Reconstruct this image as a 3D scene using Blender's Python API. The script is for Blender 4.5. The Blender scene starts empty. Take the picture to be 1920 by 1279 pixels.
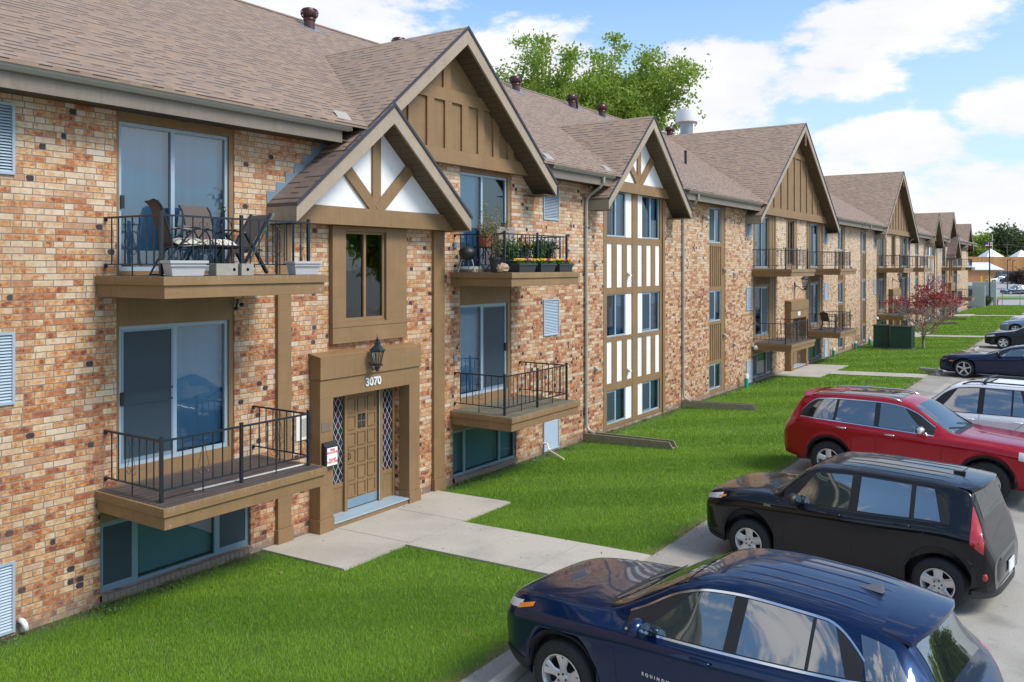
import bpy, bmesh, math, random
import numpy as np
from math import sin, cos, pi, sqrt, radians, floor
from mathutils import Vector, Matrix
random.seed(7); rng = np.random.default_rng(11)
sc = bpy.context.scene; COL = sc.collection

# ------------------------------------------------------------ camera, sky, sun, exposure
CAM = (0.0, -11.0, 4.58); YAW = 0.5987
cd = bpy.data.cameras.new('Camera'); cam = bpy.data.objects.new('Camera', cd); COL.objects.link(cam)
cam.location = CAM; cam.rotation_euler = (pi/2, 0, YAW-pi/2)
cd.sensor_width = 36; cd.lens = 36*1602/1920; cd.shift_y = -(639.5-498.7)/1920
cd.clip_start = 0.1; cd.clip_end = 3000
sc.camera = cam
SUN_EL = radians(48); SUN_AZ = radians(-82)      # direction towards the sun (math angle in xy)
W = bpy.data.worlds.new("World"); sc.world = W; W.use_nodes = True
def build_world():
    nt = W.node_tree; N = nt.nodes; L = nt.links; N.clear()
    out = N.new('ShaderNodeOutputWorld'); bg = N.new('ShaderNodeBackground'); L.new(bg.outputs[0], out.inputs[0])
    sky = N.new('ShaderNodeTexSky'); sky.sky_type = 'NISHITA'; sky.sun_disc = False
    sky.sun_elevation = SUN_EL; sky.sun_rotation = pi/2 - SUN_AZ; sky.altitude = 200; sky.air_density = 1.0; sky.dust_density = 1.5; sky.ozone_density = 1.0
    bg.inputs[1].default_value = 0.105
    tc = N.new('ShaderNodeTexCoord'); D = tc.outputs['Generated']
    def M(op, a, b=None, c=None):
        n = N.new('ShaderNodeMath'); n.operation = op
        for i, q in enumerate((a, b, c)):
            if q is None: continue
            if isinstance(q, (int, float)): n.inputs[i].default_value = q
            else: L.new(q, n.inputs[i])
        return n.outputs[0]
    sp = N.new('ShaderNodeSeparateXYZ'); L.new(D, sp.inputs[0]); X, Y, Z = sp.outputs
    az = M('ARCTAN2', Y, X); el = M('ARCSINE', Z)
    cv = N.new('ShaderNodeCombineXYZ'); L.new(M('MULTIPLY', az, 1.0), cv.inputs[0]); L.new(M('MULTIPLY', el, 2.2), cv.inputs[1])
    def noise(scale, det, rough, off=0.0):
        mp = N.new('ShaderNodeMapping'); L.new(cv.outputs[0], mp.inputs[0]); mp.inputs['Location'].default_value = (off, off*1.7, off*.3)
        n = N.new('ShaderNodeTexNoise'); L.new(mp.outputs[0], n.inputs['Vector']); n.inputs['Scale'].default_value = scale
        n.inputs['Detail'].default_value = det; n.inputs['Roughness'].default_value = rough; return n.outputs['Fac']
    n1 = noise(9, 9, .62); n2 = noise(3.2, 5, .55, 4.0); n3 = noise(30, 6, .6, 1.3)
    # the cloud banks of this sky, each an ellipse in azimuth / elevation (radians)
    mask = None
    def ell(a0, e0, ra, re, w=1.0):
        dx = M('DIVIDE', M('SUBTRACT', az, a0), ra); dy = M('DIVIDE', M('SUBTRACT', el, e0), re)
        return M('MULTIPLY', M('SUBTRACT', 1.0, M('ADD', M('MULTIPLY', dx, dx), M('MULTIPLY', dy, dy))), w)
    for e in CLOUDS:
        m = ell(*e); mask = m if mask is None else M('MAXIMUM', mask, m)
    # general cloud away from the view
    away = M('ADD', M('MULTIPLY', n2, 4.2), -2.05)
    inview = M('MULTIPLY', M('LESS_THAN', M('ABSOLUTE', M('SUBTRACT', az, YAW-.1)), 0.75), M('LESS_THAN', el, .42))
    gen = M('SUBTRACT', away, M('MULTIPLY', inview, 3.0))
    mask = M('MAXIMUM', mask, gen)
    mask = M('ADD', mask, M('MULTIPLY', M('SUBTRACT', n1, .5), 3.0))
    mask = M('ADD', mask, M('MULTIPLY', M('SUBTRACT', n3, .5), .9))
    mr = N.new('ShaderNodeMapRange'); mr.interpolation_type = 'SMOOTHSTEP'; L.new(mask, mr.inputs[0]); mr.inputs[1].default_value = .02; mr.inputs[2].default_value = .66
    # cloud shade
    cr = N.new('ShaderNodeMapRange'); L.new(M('ADD', n2, M('MULTIPLY', n1, .6)), cr.inputs[0]); cr.inputs[1].default_value = .45; cr.inputs[2].default_value = 1.1; cr.inputs[3].default_value = 4.0; cr.inputs[4].default_value = 5.4
    cc = N.new('ShaderNodeCombineXYZ')
    L.new(cr.outputs[0], cc.inputs[0]); L.new(M('MULTIPLY', cr.outputs[0], 1.0), cc.inputs[1]); L.new(M('MULTIPLY', cr.outputs[0], 1.03), cc.inputs[2])
    # blue: lifted, hazier toward the horizon
    tint = N.new('ShaderNodeMix'); tint.data_type = 'RGBA'; tint.blend_type = 'MULTIPLY'; tint.inputs['Factor'].default_value = 1
    L.new(sky.outputs[0], tint.inputs['A']); tint.inputs['B'].default_value = (.78, 1.02, 1.18, 1)
    hz = N.new('ShaderNodeMapRange'); L.new(el, hz.inputs[0]); hz.inputs[1].default_value = .02; hz.inputs[2].default_value = .34; hz.inputs[3].default_value = .72; hz.inputs[4].default_value = .06
    hm = N.new('ShaderNodeMix'); hm.data_type = 'RGBA'; L.new(hz.outputs[0], hm.inputs['Factor']); L.new(tint.outputs['Result'], hm.inputs['A']); hm.inputs['B'].default_value = (3.7, 4.3, 4.75, 1)
    mx = N.new('ShaderNodeMix'); mx.data_type = 'RGBA'; L.new(M('MULTIPLY', mr.outputs[0], .96), mx.inputs['Factor']); L.new(hm.outputs['Result'], mx.inputs['A']); L.new(cc.outputs[0], mx.inputs['B'])
    L.new(mx.outputs['Result'], bg.inputs[0])
# (azimuth, elevation, half width, half height, weight)
def _c(u, v, ru, rv, w=1.0):
    a = (u-960)/1602; e = math.atan((498.7-v)/1602/sqrt(1+a*a)); return (YAW-math.atan(a), e, ru/1602/(1+a*a), rv/1602, w)
CLOUDS = [_c(600, 15, 300, 85), _c(1010, 150, 190, 110), _c(1330, 165, 190, 95), _c(1200, 270, 450, 110, .8), _c(1690, 45, 230, 60), _c(1580, 25+90, 120, 40, .8),
          _c(1530, 160, 180, 45), _c(1640, 270, 190, 55), _c(1880, 200, 110, 60), _c(1850, 380, 330, 85), _c(1500, 330, 300, 70, .7)]
build_world()
sd = bpy.data.lights.new('Sun', 'SUN'); sun = bpy.data.objects.new('Sun', sd); COL.objects.link(sun)
sd.energy = 1.7; sd.angle = radians(20); sd.color = (1, .94, .84)
sun.rotation_euler = Vector((cos(SUN_AZ)*cos(SUN_EL), sin(SUN_AZ)*cos(SUN_EL), sin(SUN_EL))).to_track_quat('Z', 'Y').to_euler()
vs = sc.view_settings; vs.view_transform = 'Standard'; vs.look = 'None'; vs.exposure = 1.0; vs.gamma = 1
sc.render.resolution_x = 1024; sc.render.resolution_y = 682

# ------------------------------------------------------------ helpers
def tag(o, label=None, cat=None, group=None, kind=None):
    if label: o['label'] = label
    if cat: o['category'] = cat
    if group: o['group'] = group
    if kind: o['kind'] = kind
    return o
def empty(name, label, cat, loc=(0, 0, 0), rz=0, group=None):
    o = bpy.data.objects.new(name, None); COL.objects.link(o); o.empty_display_size = .3
    o.location = loc; o.rotation_euler = (0, 0, rz); return tag(o, label, cat, group)
def copy_tree(o, parent=None):
    c = o.copy(); COL.objects.link(c)
    if parent: c.parent = parent
    for ch in list(o.children): copy_tree(ch, c)
    return c
class MB:
    def __init__(s): s.v = []; s.f = []; s.m = []; s.mi = 0
    def add(s, vs_, fs):
        n = len(s.v); s.v += [tuple(p) for p in vs_]; s.f += [tuple(i+n for i in f) for f in fs]; s.m += [s.mi]*len(fs); return s
    def quad(s, a, b, c, d): return s.add([a, b, c, d], [(0, 1, 2, 3)])
    def box(s, x0, x1, y0, y1, z0, z1):
        v = [(x, y, z) for z in (z0, z1) for y in (y0, y1) for x in (x0, x1)]
        return s.add(v, [(0, 2, 3, 1), (4, 5, 7, 6), (0, 1, 5, 4), (2, 6, 7, 3), (0, 4, 6, 2), (1, 3, 7, 5)])
    def prism(s, poly, axis, d0, d1):
        """poly: 2-D points; axis 'y' -> (x,z) extruded in y; 'x' -> (y,z); 'z' -> (x,y)"""
        n = len(poly)
        def P(p, d): return {'y': (p[0], d, p[1]), 'x': (d, p[0], p[1]), 'z': (p[0], p[1], d)}[axis]
        v = [P(p, d0) for p in poly]+[P(p, d1) for p in poly]
        return s.add(v, [tuple(range(n))[::-1], tuple(range(n, 2*n))]+[(i, (i+1) % n, n+(i+1) % n, n+i) for i in range(n)])
    def beam(s, a, b, w, h, up=(0, 0, 1)):
        a = Vector(a); b = Vector(b); d = (b-a).normalized(); u = Vector(up); r = d.cross(u).normalized()*w/2; u = r.cross(d).normalized()*h/2
        v = [a-r-u, a+r-u, a+r+u, a-r+u, b-r-u, b+r-u, b+r+u, b-r+u]
        return s.add(v, [(0, 3, 2, 1), (4, 5, 6, 7), (0, 1, 5, 4), (1, 2, 6, 5), (2, 3, 7, 6), (3, 0, 4, 7)])
    def tube(s, pts, r, n=8, cap=True):
        pts = [Vector(p) for p in pts]; k = len(pts); rr = r if isinstance(r, (list, tuple)) else [r]*k
        rings = []; prev = None
        for i in range(k):
            t = (pts[min(i+1, k-1)]-pts[max(i-1, 0)])
            if t.length < 1e-9: t = Vector((0, 0, 1))
            t.normalize()
            if prev is None: prev = Vector((0, 0, 1)) if abs(t.z) < .9 else Vector((1, 0, 0))
            a = t.cross(prev).normalized(); b = a.cross(t).normalized(); prev = b
            rings.append([pts[i]+(a*cos(2*pi*j/n)+b*sin(2*pi*j/n))*rr[i] for j in range(n)])
        v = [p for q in rings for p in q]; f = [(i*n+j, i*n+(j+1) % n, (i+1)*n+(j+1) % n, (i+1)*n+j) for i in range(k-1) for j in range(n)]
        if cap: f += [tuple(range(n))[::-1], tuple((k-1)*n+j for j in range(n))]
        return s.add(v, f)
    def lathe(s, prof, c=(0, 0, 0), n=16, axis='z', cap=True):
        v = []
        for r, h in prof:
            for j in range(n):
                a = 2*pi*j/n
                p = (r*cos(a), r*sin(a), h) if axis == 'z' else (r*cos(a), h, r*sin(a))
                v.append((p[0]+c[0], p[1]+c[1], p[2]+c[2]))
        k = len(prof); f = [(i*n+j, i*n+(j+1) % n, (i+1)*n+(j+1) % n, (i+1)*n+j) for i in range(k-1) for j in range(n)]
        if cap and prof[0][0] > 1e-6: f.append(tuple(range(n))[::-1])
        if cap and prof[-1][0] > 1e-6: f.append(tuple((k-1)*n+j for j in range(n)))
        return s.add(v, f)
    def ball(s, c, r, n=8, k=6):
        r = r if isinstance(r, tuple) else (r, r, r)
        v = [(c[0], c[1], c[2]-r[2])]; 
        for i in range(1, k):
            t = -pi/2+pi*i/k
            for j in range(n): v.append((c[0]+r[0]*cos(t)*cos(2*pi*j/n), c[1]+r[1]*cos(t)*sin(2*pi*j/n), c[2]+r[2]*sin(t)))
        v.append((c[0], c[1], c[2]+r[2])); f = []
        for j in range(n): f.append((0, 1+(j+1) % n, 1+j)); f.append((len(v)-1, 1+(k-2)*n+j, 1+(k-2)*n+(j+1) % n))
        for i in range(k-2):
            for j in range(n): f.append((1+i*n+j, 1+i*n+(j+1) % n, 1+(i+1)*n+(j+1) % n, 1+(i+1)*n+j))
        return s.add(v, f)
    def grid(s, rows, close=False):
        k = len(rows); n = len(rows[0]); v = [p for r in rows for p in r]
        return s.add(v, [(i*n+j, i*n+j+1, (i+1)*n+j+1, (i+1)*n+j) for i in range(k-1) for j in range(n-1)])
    def build(s, name, mat, parent=None, smooth=False, bevel=0, solid=0, autosm=None, fixn=True):
        me = bpy.data.meshes.new(name); me.from_pydata(s.v, [], s.f); me.validate()
        for m in (mat if isinstance(mat, (list, tuple)) else [mat]): me.materials.append(m)
        if max(s.m, default=0) > 0 and len(me.polygons) == len(s.m): me.polygons.foreach_set('material_index', s.m)
        if fixn:
            bm = bmesh.new(); bm.from_mesh(me); bmesh.ops.recalc_face_normals(bm, faces=bm.faces); bm.to_mesh(me); bm.free()
        o = bpy.data.objects.new(name, me); COL.objects.link(o)
        if smooth:
            me.polygons.foreach_set('use_smooth', [True]*len(me.polygons))
            if autosm: me.set_sharp_from_angle(angle=radians(autosm))
        if bevel:
            b = o.modifiers.new('b', 'BEVEL'); b.width = bevel; b.segments = 2; b.limit_method = 'ANGLE'; b.angle_limit = radians(40)
        if parent: o.parent = parent
        return o
def npmesh(name, verts, nper, mat, parent=None):
    """verts (k*nper,3): separate polygons with nper corners each"""
    verts = np.asarray(verts, dtype=np.float32).reshape(-1, 3); n = len(verts); k = n//nper
    me = bpy.data.meshes.new(name); me.vertices.add(n); me.vertices.foreach_set('co', verts.ravel())
    me.loops.add(n); me.loops.foreach_set('vertex_index', np.arange(n, dtype=np.int32))
    me.polygons.add(k); me.polygons.foreach_set('loop_start', np.arange(0, n, nper, dtype=np.int32))
    me.update(calc_edges=True); me.materials.append(mat)
    o = bpy.data.objects.new(name, me); COL.objects.link(o)
    if parent: o.parent = parent
    return o
def text_mesh(name, body, size, mat, parent=None, extrude=.004, offset=0.0, spacing=1.0):
    cu = bpy.data.curves.new(name, 'FONT'); cu.body = body; cu.size = size; cu.extrude = extrude; cu.offset = offset; cu.align_x = 'CENTER'; cu.align_y = 'CENTER'; cu.space_character = spacing
    t = bpy.data.objects.new(name+'_src', cu); COL.objects.link(t)
    me = bpy.data.meshes.new_from_object(t.evaluated_get(bpy.context.evaluated_depsgraph_get())); me.name = name
    bpy.data.objects.remove(t); me.materials.clear(); me.materials.append(mat)
    o = bpy.data.objects.new(name, me); COL.objects.link(o)
    if parent: o.parent = parent
    return o
def at(u, t, z=0.0):
    a = (u-960)/1602*t; S, C = sin(YAW), cos(YAW)
    return (t*C+a*S, t*S-a*C+CAM[1], z)

# ------------------------------------------------------------ materials
class NT:
    def __init__(s, name):
        s.m = bpy.data.materials.new(name); s.m.use_nodes = True; s.n = s.m.node_tree.nodes; s.l = s.m.node_tree.links
        s.b = s.n['Principled BSDF']; s.o = s.n['Material Output']
    def node(s, t, **k):
        n = s.n.new(t)
        for a, b in k.items(): setattr(n, a, b)
        return n
    def put(s, sock, v):
        if hasattr(v, 'node'): s.l.new(v, sock)
        elif isinstance(v, (tuple, list)) and len(v) == 3 and sock.type == 'RGBA': sock.default_value = (*v, 1)
        else: sock.default_value = v
    def math(s, op, a, b=None, c=None):
        n = s.node('ShaderNodeMath', operation=op)
        for i, q in enumerate((a, b, c)):
            if q is not None: s.put(n.inputs[i], q)
        return n.outputs[0]
    def mix(s, f, a, b, mode='MIX'):
        n = s.node('ShaderNodeMix', data_type='RGBA', blend_type=mode); s.put(n.inputs['Factor'], f); s.put(n.inputs['A'], a); s.put(n.inputs['B'], b); return n.outputs['Result']
    def noise(s, vec, scale, det=4, rough=.55, out='Fac'):
        n = s.node('ShaderNodeTexNoise'); s.put(n.inputs['Vector'], vec); n.inputs['Scale'].default_value = scale; n.inputs['Detail'].default_value = det; n.inputs['Roughness'].default_value = rough; return n.outputs[out]
    def white(s, *v):
        c = s.node('ShaderNodeCombineXYZ')
        for i, q in enumerate(v): s.put(c.inputs[i], q)
        n = s.node('ShaderNodeTexWhiteNoise', noise_dimensions='3D'); s.l.new(c.outputs[0], n.inputs['Vector']); return n.outputs['Value']
    def ramp(s, f, stops, interp='LINEAR'):
        n = s.node('ShaderNodeValToRGB'); s.put(n.inputs[0], f); r = n.color_ramp; r.interpolation = interp
        while len(r.elements) < len(stops): r.elements.new(.5)
        for e, (p, c) in zip(r.elements, stops): e.position = p; e.color = (*c, 1)
        return n.outputs[0]
    def mrange(s, f, a, b, c=0, d=1, smooth=False):
        n = s.node('ShaderNodeMapRange'); s.put(n.inputs[0], f)
        for i, q in zip((1, 2, 3, 4), (a, b, c, d)): n.inputs[i].default_value = q
        if smooth: n.interpolation_type = 'SMOOTHSTEP'
        return n.outputs[0]
    def pos(s): return s.node('ShaderNodeTexCoord').outputs['Object']
    def wpos(s): return s.node('ShaderNodeNewGeometry').outputs['Position']
    def xyz(s, v): n = s.node('ShaderNodeSeparateXYZ'); s.put(n.inputs[0], v); return n.outputs
    def scale(s, v, k):
        n = s.node('ShaderNodeMapping'); s.put(n.inputs[0], v); n.inputs['Scale'].default_value = k; return n.outputs[0]
    def bump(s, h, strength=.3, dist=.01):
        n = s.node('ShaderNodeBump'); s.put(n.inputs['Height'], h); n.inputs['Strength'].default_value = strength; n.inputs['Distance'].default_value = dist; s.l.new(n.outputs[0], s.b.inputs['Normal'])
    def set(s, col=None, rough=None, metal=None, coat=None, spec=None):
        if col is not None: s.put(s.b.inputs['Base Color'], col)
        if rough is not None: s.put(s.b.inputs['Roughness'], rough)
        if metal is not None: s.put(s.b.inputs['Metallic'], metal)
        if coat is not None: s.put(s.b.inputs['Coat Weight'], coat); s.b.inputs['Coat Roughness'].default_value = .03
        if spec is not None: s.put(s.b.inputs['Specular IOR Level'], spec)
        return s.m
MAT = {}
def plain(name, col, rough=.6, metal=0, var=.15, scale=6, coat=0, bump=0, spec=None):
    t = NT(name); p = t.pos(); n = t.noise(p, scale, 5, .6)
    c = t.mix(n, tuple(q*(1-var) for q in col), tuple(min(1, q*(1+var)) for q in col))
    t.set(c, rough, metal, coat if coat else None, spec)
    if bump: t.bump(t.noise(p, scale*8, 4), bump, .005)
    MAT[name] = t.m; return t.m
def wood_paint(name, col, wear=.0, var=.2):
    t = NT(name); P = t.wpos(); x, y, z = t.xyz(P)
    g = t.noise(t.scale(P, (1.6, 34, 34)), 1.0, 5, .7); g2 = t.noise(P, 1.7, 5, .65); g3 = t.noise(t.scale(P, (16, 16, 1.6)), 1, 4, .65); st = t.noise(t.scale(P, (9, 9, .7)), 1, 5, .7)
    c = t.mix(t.math('MULTIPLY', t.math('ADD', g, g3), .5), tuple(q*(1-var*1.6) for q in col), tuple(q*(1+var*1.6) for q in col))
    c = t.mix(t.mrange(g2, .38, .68, 0, .45), c, tuple(q*.74 for q in col)); c = t.mix(t.mrange(g2, .42, .30, 0, .35), c, tuple(q*1.3+.01 for q in col))
    c = t.mix(t.mrange(st, .58, .75, 0, .5), c, tuple(q*.5 for q in col))
    k = t.node('ShaderNodeTexVoronoi'); k.inputs['Scale'].default_value = 4.5; t.l.new(P, k.inputs['Vector']); c = t.mix(t.mrange(k.outputs['Distance'], .03, .05, .75, 0), c, tuple(q*.35 for q in col))
    if wear:
        w = t.mrange(t.noise(P, 5, 8, .75), .64, .70, 0, wear); c = t.mix(w, c, (.34, .30, .25)); fr = t.mrange(t.noise(t.scale(P, (30, 30, 4)), 1, 4), .5, .7, 0, .6)
        band = t.math('MAXIMUM', t.math('MULTIPLY', t.math('GREATER_THAN', z, 1.535), t.math('LESS_THAN', z, 1.60)), t.math('GREATER_THAN', z, 4.40)); c = t.mix(t.math('MULTIPLY', fr, band), c, (.30, .25, .15))
    t.set(c, .62); t.bump(t.math('ADD', g, g3), .35, .004); MAT[name] = t.m; return t.m
wood_paint('brown_trim', (.25, .150, .068)); wood_paint('brown_panel', (.235, .143, .066)); wood_paint('rake_tan', (.36, .285, .21))
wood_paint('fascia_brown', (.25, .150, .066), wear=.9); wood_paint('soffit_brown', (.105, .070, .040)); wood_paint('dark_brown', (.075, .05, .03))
wood_paint('eave_fascia', (.20, .165, .13))
plain('white_panel', (.80, .80, .80), .6, var=.04, scale=2); plain('gutter', (.36, .34, .30), .4, var=.06); plain('alu', (.20, .29, .36), .35, metal=.2, var=.08)
plain('alu_white', (.32, .41, .48), .4, var=.06); plain('black_iron', (.010, .018, .028), .35, var=.3, spec=.6); plain('dark_edge', (.035, .035, .05), .6)
plain('vent_blue', (.42, .50, .58), .4, var=.08); plain('vent_dark', (.05, .07, .09), .6); plain('screen', (.028, .050, .070), .55, var=.08); plain('lead', (.25, .34, .43), .35, metal=.4, var=.2)
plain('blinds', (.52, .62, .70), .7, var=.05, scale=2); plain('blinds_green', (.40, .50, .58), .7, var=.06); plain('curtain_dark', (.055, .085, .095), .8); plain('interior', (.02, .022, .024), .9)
plain('wind_turbine', (.11, .055, .05), .35, metal=.6, var=.2); plain('white_metal', (.72, .72, .70), .4); plain('steel', (.30, .30, .31), .4, metal=.8)
plain('rubber', (.016, .017, .018), .75, var=.25, scale=30); plain('black_plastic', (.014, .015, .017), .5, var=.2); plain('chrome', (.75, .76, .78), .12, metal=1, var=.03)
plain('rim', (.62, .62, .63), .3, metal=.6, var=.05); plain('rim_dark', (.02, .02, .022), .5); plain('brass', (.4, .3, .1), .3, metal=1)
plain('terracotta', (.42, .13, .06), .8); plain('planter_black', (.03, .035, .04), .5); plain('planter_grey', (.42, .42, .43), .5, var=.05); plain('pvc', (.75, .73, .68), .4, var=.04)
plain('green_pipe', (.02, .34, .22), .4); plain('util_green', (.018, .055, .040), .45, var=.12, scale=2); plain('util_pad', (.16, .15, .13), .9)
plain('weathered_wood', (.24, .21, .13), .85, var=.4, scale=9, bump=.4); plain('box_wood', (.30, .28, .24), .8, var=.3, scale=12); plain('sling', (.10, .075, .065), .8, var=.2, scale=60); plain('cushion', (.62, .6, .5), .9)
plain('hydrant', (.45, .05, .03), .5); plain('stone', (.36, .25, .18), .9, var=.4, scale=20)
def emis_none(): pass
def brick_mat():
    t = NT('brick'); P = t.wpos(); x, y, z = t.xyz(P)
    h = .0826; w = .262; m = .0095
    u = t.math('ADD', x, y); zz = t.math('SUBTRACT', z, .02)
    row = t.math('FLOOR', t.math('DIVIDE', zz, h)); fz = t.math('SUBTRACT', zz, t.math('MULTIPLY', row, h))
    par = t.math('FLOORED_MODULO', row, 2)
    jit = t.math('MULTIPLY', t.white(row, 3.1, 0.0), .05)
    uu = t.math('ADD', t.math('ADD', u, t.math('MULTIPLY', par, w/2)), jit)
    col = t.math('FLOOR', t.math('DIVIDE', uu, w)); fx = t.math('SUBTRACT', uu, t.math('MULTIPLY', col, w))
    # some bricks are split into two headers
    r0 = t.white(row, col, 7.7); split = t.math('LESS_THAN', r0, .30)
    half = t.math('MULTIPLY', t.math('GREATER_THAN', fx, w*.5), split)
    fx2 = t.math('SUBTRACT', fx, t.math('MULTIPLY', half, w/2)); w2 = t.math('SUBTRACT', w, t.math('MULTIPLY', split, w/2))
    idc = t.math('ADD', col, t.math('MULTIPLY', half, .5))
    r = t.white(row, idc, 1.0); r2 = t.white(row, idc, 2.0); r3 = t.white(row, idc, 5.0)
    # mortar with slightly ragged edges
    wob = t.math('MULTIPLY', t.math('SUBTRACT', t.noise(P, 70, 3), .5), .012)
    ex = t.math('MINIMUM', fx2, t.math('SUBTRACT', w2, fx2)); ez = t.math('MINIMUM', fz, t.math('SUBTRACT', h, fz))
    ed = t.math('ADD', t.math('MINIMUM', ex, ez), wob); isb = t.mrange(ed, m*.45, m*.85, 0, 1)
    # paler courses above the top balcony, rustier below, with large soft patches
    big = t.noise(P, .9, 3, .6)
    hi = t.mrange(z, 3.6, 5.0, 0, 1, True); red = t.math('ADD', r, t.math('MULTIPLY', t.math('SUBTRACT', big, .5), .5))
    lowz = t.math('SUBTRACT', 1, t.mrange(z, 1.0, 2.6, 0, 1))
    red = t.math('SUBTRACT', red, t.math('MULTIPLY', hi, .30)); red = t.math('ADD', red, t.math('MULTIPLY', lowz, .10)); red = t.math('SUBTRACT', red, t.math('MULTIPLY', t.mrange(x, 31.5, 33.5, 0, 1), .34))
    offs = t.node('ShaderNodeCombineXYZ'); t.put(offs.inputs[0], t.math('MULTIPLY', r2, 40)); t.put(offs.inputs[1], t.math('MULTIPLY', r3, 40))
    va = t.node('ShaderNodeVectorMath', operation='ADD'); t.l.new(P, va.inputs[0]); t.l.new(offs.outputs[0], va.inputs[1])
    n1 = t.noise(va.outputs[0], 11, 5, .68); n2 = t.noise(va.outputs[0], 30, 5, .7); n3 = t.noise(va.outputs[0], 75, 3, .7)
    # within each brick: pale rim and scuffs, rust-orange flashing in the middle
    cen = t.mrange(t.math('MINIMUM', ex, t.math('MULTIPLY', ez, 1.6)), .0, .045, 0, 1)
    v = t.math('ADD', t.math('MULTIPLY', t.math('SUBTRACT', red, .5), .62), t.math('MULTIPLY', t.math('SUBTRACT', n1, .5), 1.9))
    v = t.math('ADD', t.math('ADD', v, .51), t.math('MULTIPLY', t.math('SUBTRACT', cen, .6), .16)); v = t.math('ADD', v, t.math('MULTIPLY', t.math('SUBTRACT', n3, .5), .5))
    c = t.ramp(v, [(0, (.61, .50, .38)), (.24, (.59, .43, .27)), (.40, (.55, .34, .18)), (.54, (.52, .255, .10)), (.70, (.42, .145, .05)), (.86, (.28, .08, .035)), (1, (.15, .045, .03))])
    c = t.mix(t.mrange(n2, .56, .70, 0, .7), c, (.63, .48, .34)); c = t.mix(t.mrange(r2, .80, .95, 0, .55), c, (.34, .11, .05)); c = t.mix(t.mrange(t.white(row, idc, 14.0), .86, .94, 0, .6), c, (.63, .53, .41))
    n2 = t.noise(va.outputs[0], 32, 5, .65)
    # clinker bricks: dark blobs
    r4 = t.white(row, idc, 9.0); clk = t.math('LESS_THAN', r4, .055)
    dxx = t.math('DIVIDE', t.math('SUBTRACT', fx2, t.math('ADD', .06, t.math('MULTIPLY', r2, .06))), .055); dzz = t.math('DIVIDE', t.math('SUBTRACT', fz, h/2), .05)
    rad = t.math('ADD', t.math('ADD', t.math('MULTIPLY', dxx, dxx), t.math('MULTIPLY', dzz, dzz)), t.math('MULTIPLY', t.math('SUBTRACT', n2, .5), .9))
    blob = t.math('MULTIPLY', clk, t.math('LESS_THAN', rad, .9))
    c = t.mix(blob, c, (.045, .032, .034))
    mort = t.mix(t.noise(P, 30, 4), (.17, .135, .11), (.29, .235, .19))
    c = t.mix(isb, mort, c)
    # damp grey footing course and grime near the ground
    gr = t.math('MULTIPLY', t.mrange(z, .10, .28, 1, 0), t.mrange(t.noise(P, 2.5, 5), .3, .6, .35, 1)); c = t.mix(t.math('MULTIPLY', gr, .85), c, (.20, .17, .145))
    stn = t.math('MULTIPLY', t.mrange(t.noise(t.scale(P, (1.6, 1.6, .35)), 1, 6, .65), .5, .72, 0, .38), 1.0); c = t.mix(stn, c, (.27, .15, .09), 'MULTIPLY' if False else 'MIX')
    hs = t.noise(P, 45, 4, .6)
    t.set(c, t.mrange(hs, .3, .7, .95, .75)); t.bump(t.math('ADD', t.math('MULTIPLY', isb, .8), t.math('MULTIPLY', hs, .35)), .6, .008); MAT['brick'] = t.m
brick_mat()
def shingle_mat(name, axis, dz, tint=(1, 1, 1), ln=.92):
    t = NT(name); P = t.wpos(); x, y, z = t.xyz(P); u = x if axis == 'x' else y
    row = t.math('FLOOR', t.math('DIVIDE', z, dz)); fz = t.math('DIVIDE', t.math('SUBTRACT', z, t.math('MULTIPLY', row, dz)), dz)
    w = .165; sh = t.math('MULTIPLY', t.white(row, 4.0, 0.0), 1.7); uu = t.math('ADD', u, sh)
    col = t.math('FLOOR', t.math('DIVIDE', uu, w)); fx = t.math('SUBTRACT', t.math('DIVIDE', uu, w), col)
    up = t.math('ADD', row, 1.0); sh2 = t.math('MULTIPLY', t.white(up, 4.0, 0.0), 1.7); colu = t.math('FLOOR', t.math('DIVIDE', t.math('ADD', u, sh2), w))
    tab = t.math('GREATER_THAN', t.white(row, col, 2.0), .48); tabu = t.math('GREATER_THAN', t.white(up, colu, 2.0), .48)
    r = t.white(row, col, 5.0); n = t.noise(P, 1.1, 4); gr = t.noise(P, 160, 2)
    k = lambda a: tuple(p*q for p, q in zip(a, tint))
    c = t.ramp(r, [(0, k((.25, .185, .145))), (.35, k((.31, .235, .185))), (.7, k((.37, .27, .195))), (1, k((.285, .235, .205)))])
    c = t.mix(t.math('MULTIPLY', tab, .35), c, k((.38, .30, .24)))
    c = t.mix(t.mrange(gr, .3, .7, 0, .4), c, k((.13, .10, .085))); c = t.mix(t.mrange(n, .3, .7, 0, .3), c, k((.21, .165, .135)))
    # shadow line under the butt of a thick tab of the course above
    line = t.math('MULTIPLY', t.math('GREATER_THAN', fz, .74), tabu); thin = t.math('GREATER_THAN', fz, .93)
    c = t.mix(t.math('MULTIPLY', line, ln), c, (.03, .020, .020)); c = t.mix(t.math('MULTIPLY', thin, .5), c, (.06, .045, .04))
    hgt = t.math('ADD', t.math('MULTIPLY', t.math('SUBTRACT', 1, fz), .6), t.math('MULTIPLY', tab, .4))
    t.set(c, .92); t.bump(t.math('ADD', hgt, t.math('MULTIPLY', gr, .2)), .5, .01); MAT[name] = t.m
shingle_mat('shingle_main', 'x', .072, (.92, .85, .80)); shingle_mat('shingle_gable', 'y', .088, (1.15, 1.06, .97), .7); shingle_mat('shingle_porch', 'y', .096, (.62, .58, .62))  # brighter light on gable slopes put into the colour as a paler tint
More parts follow.
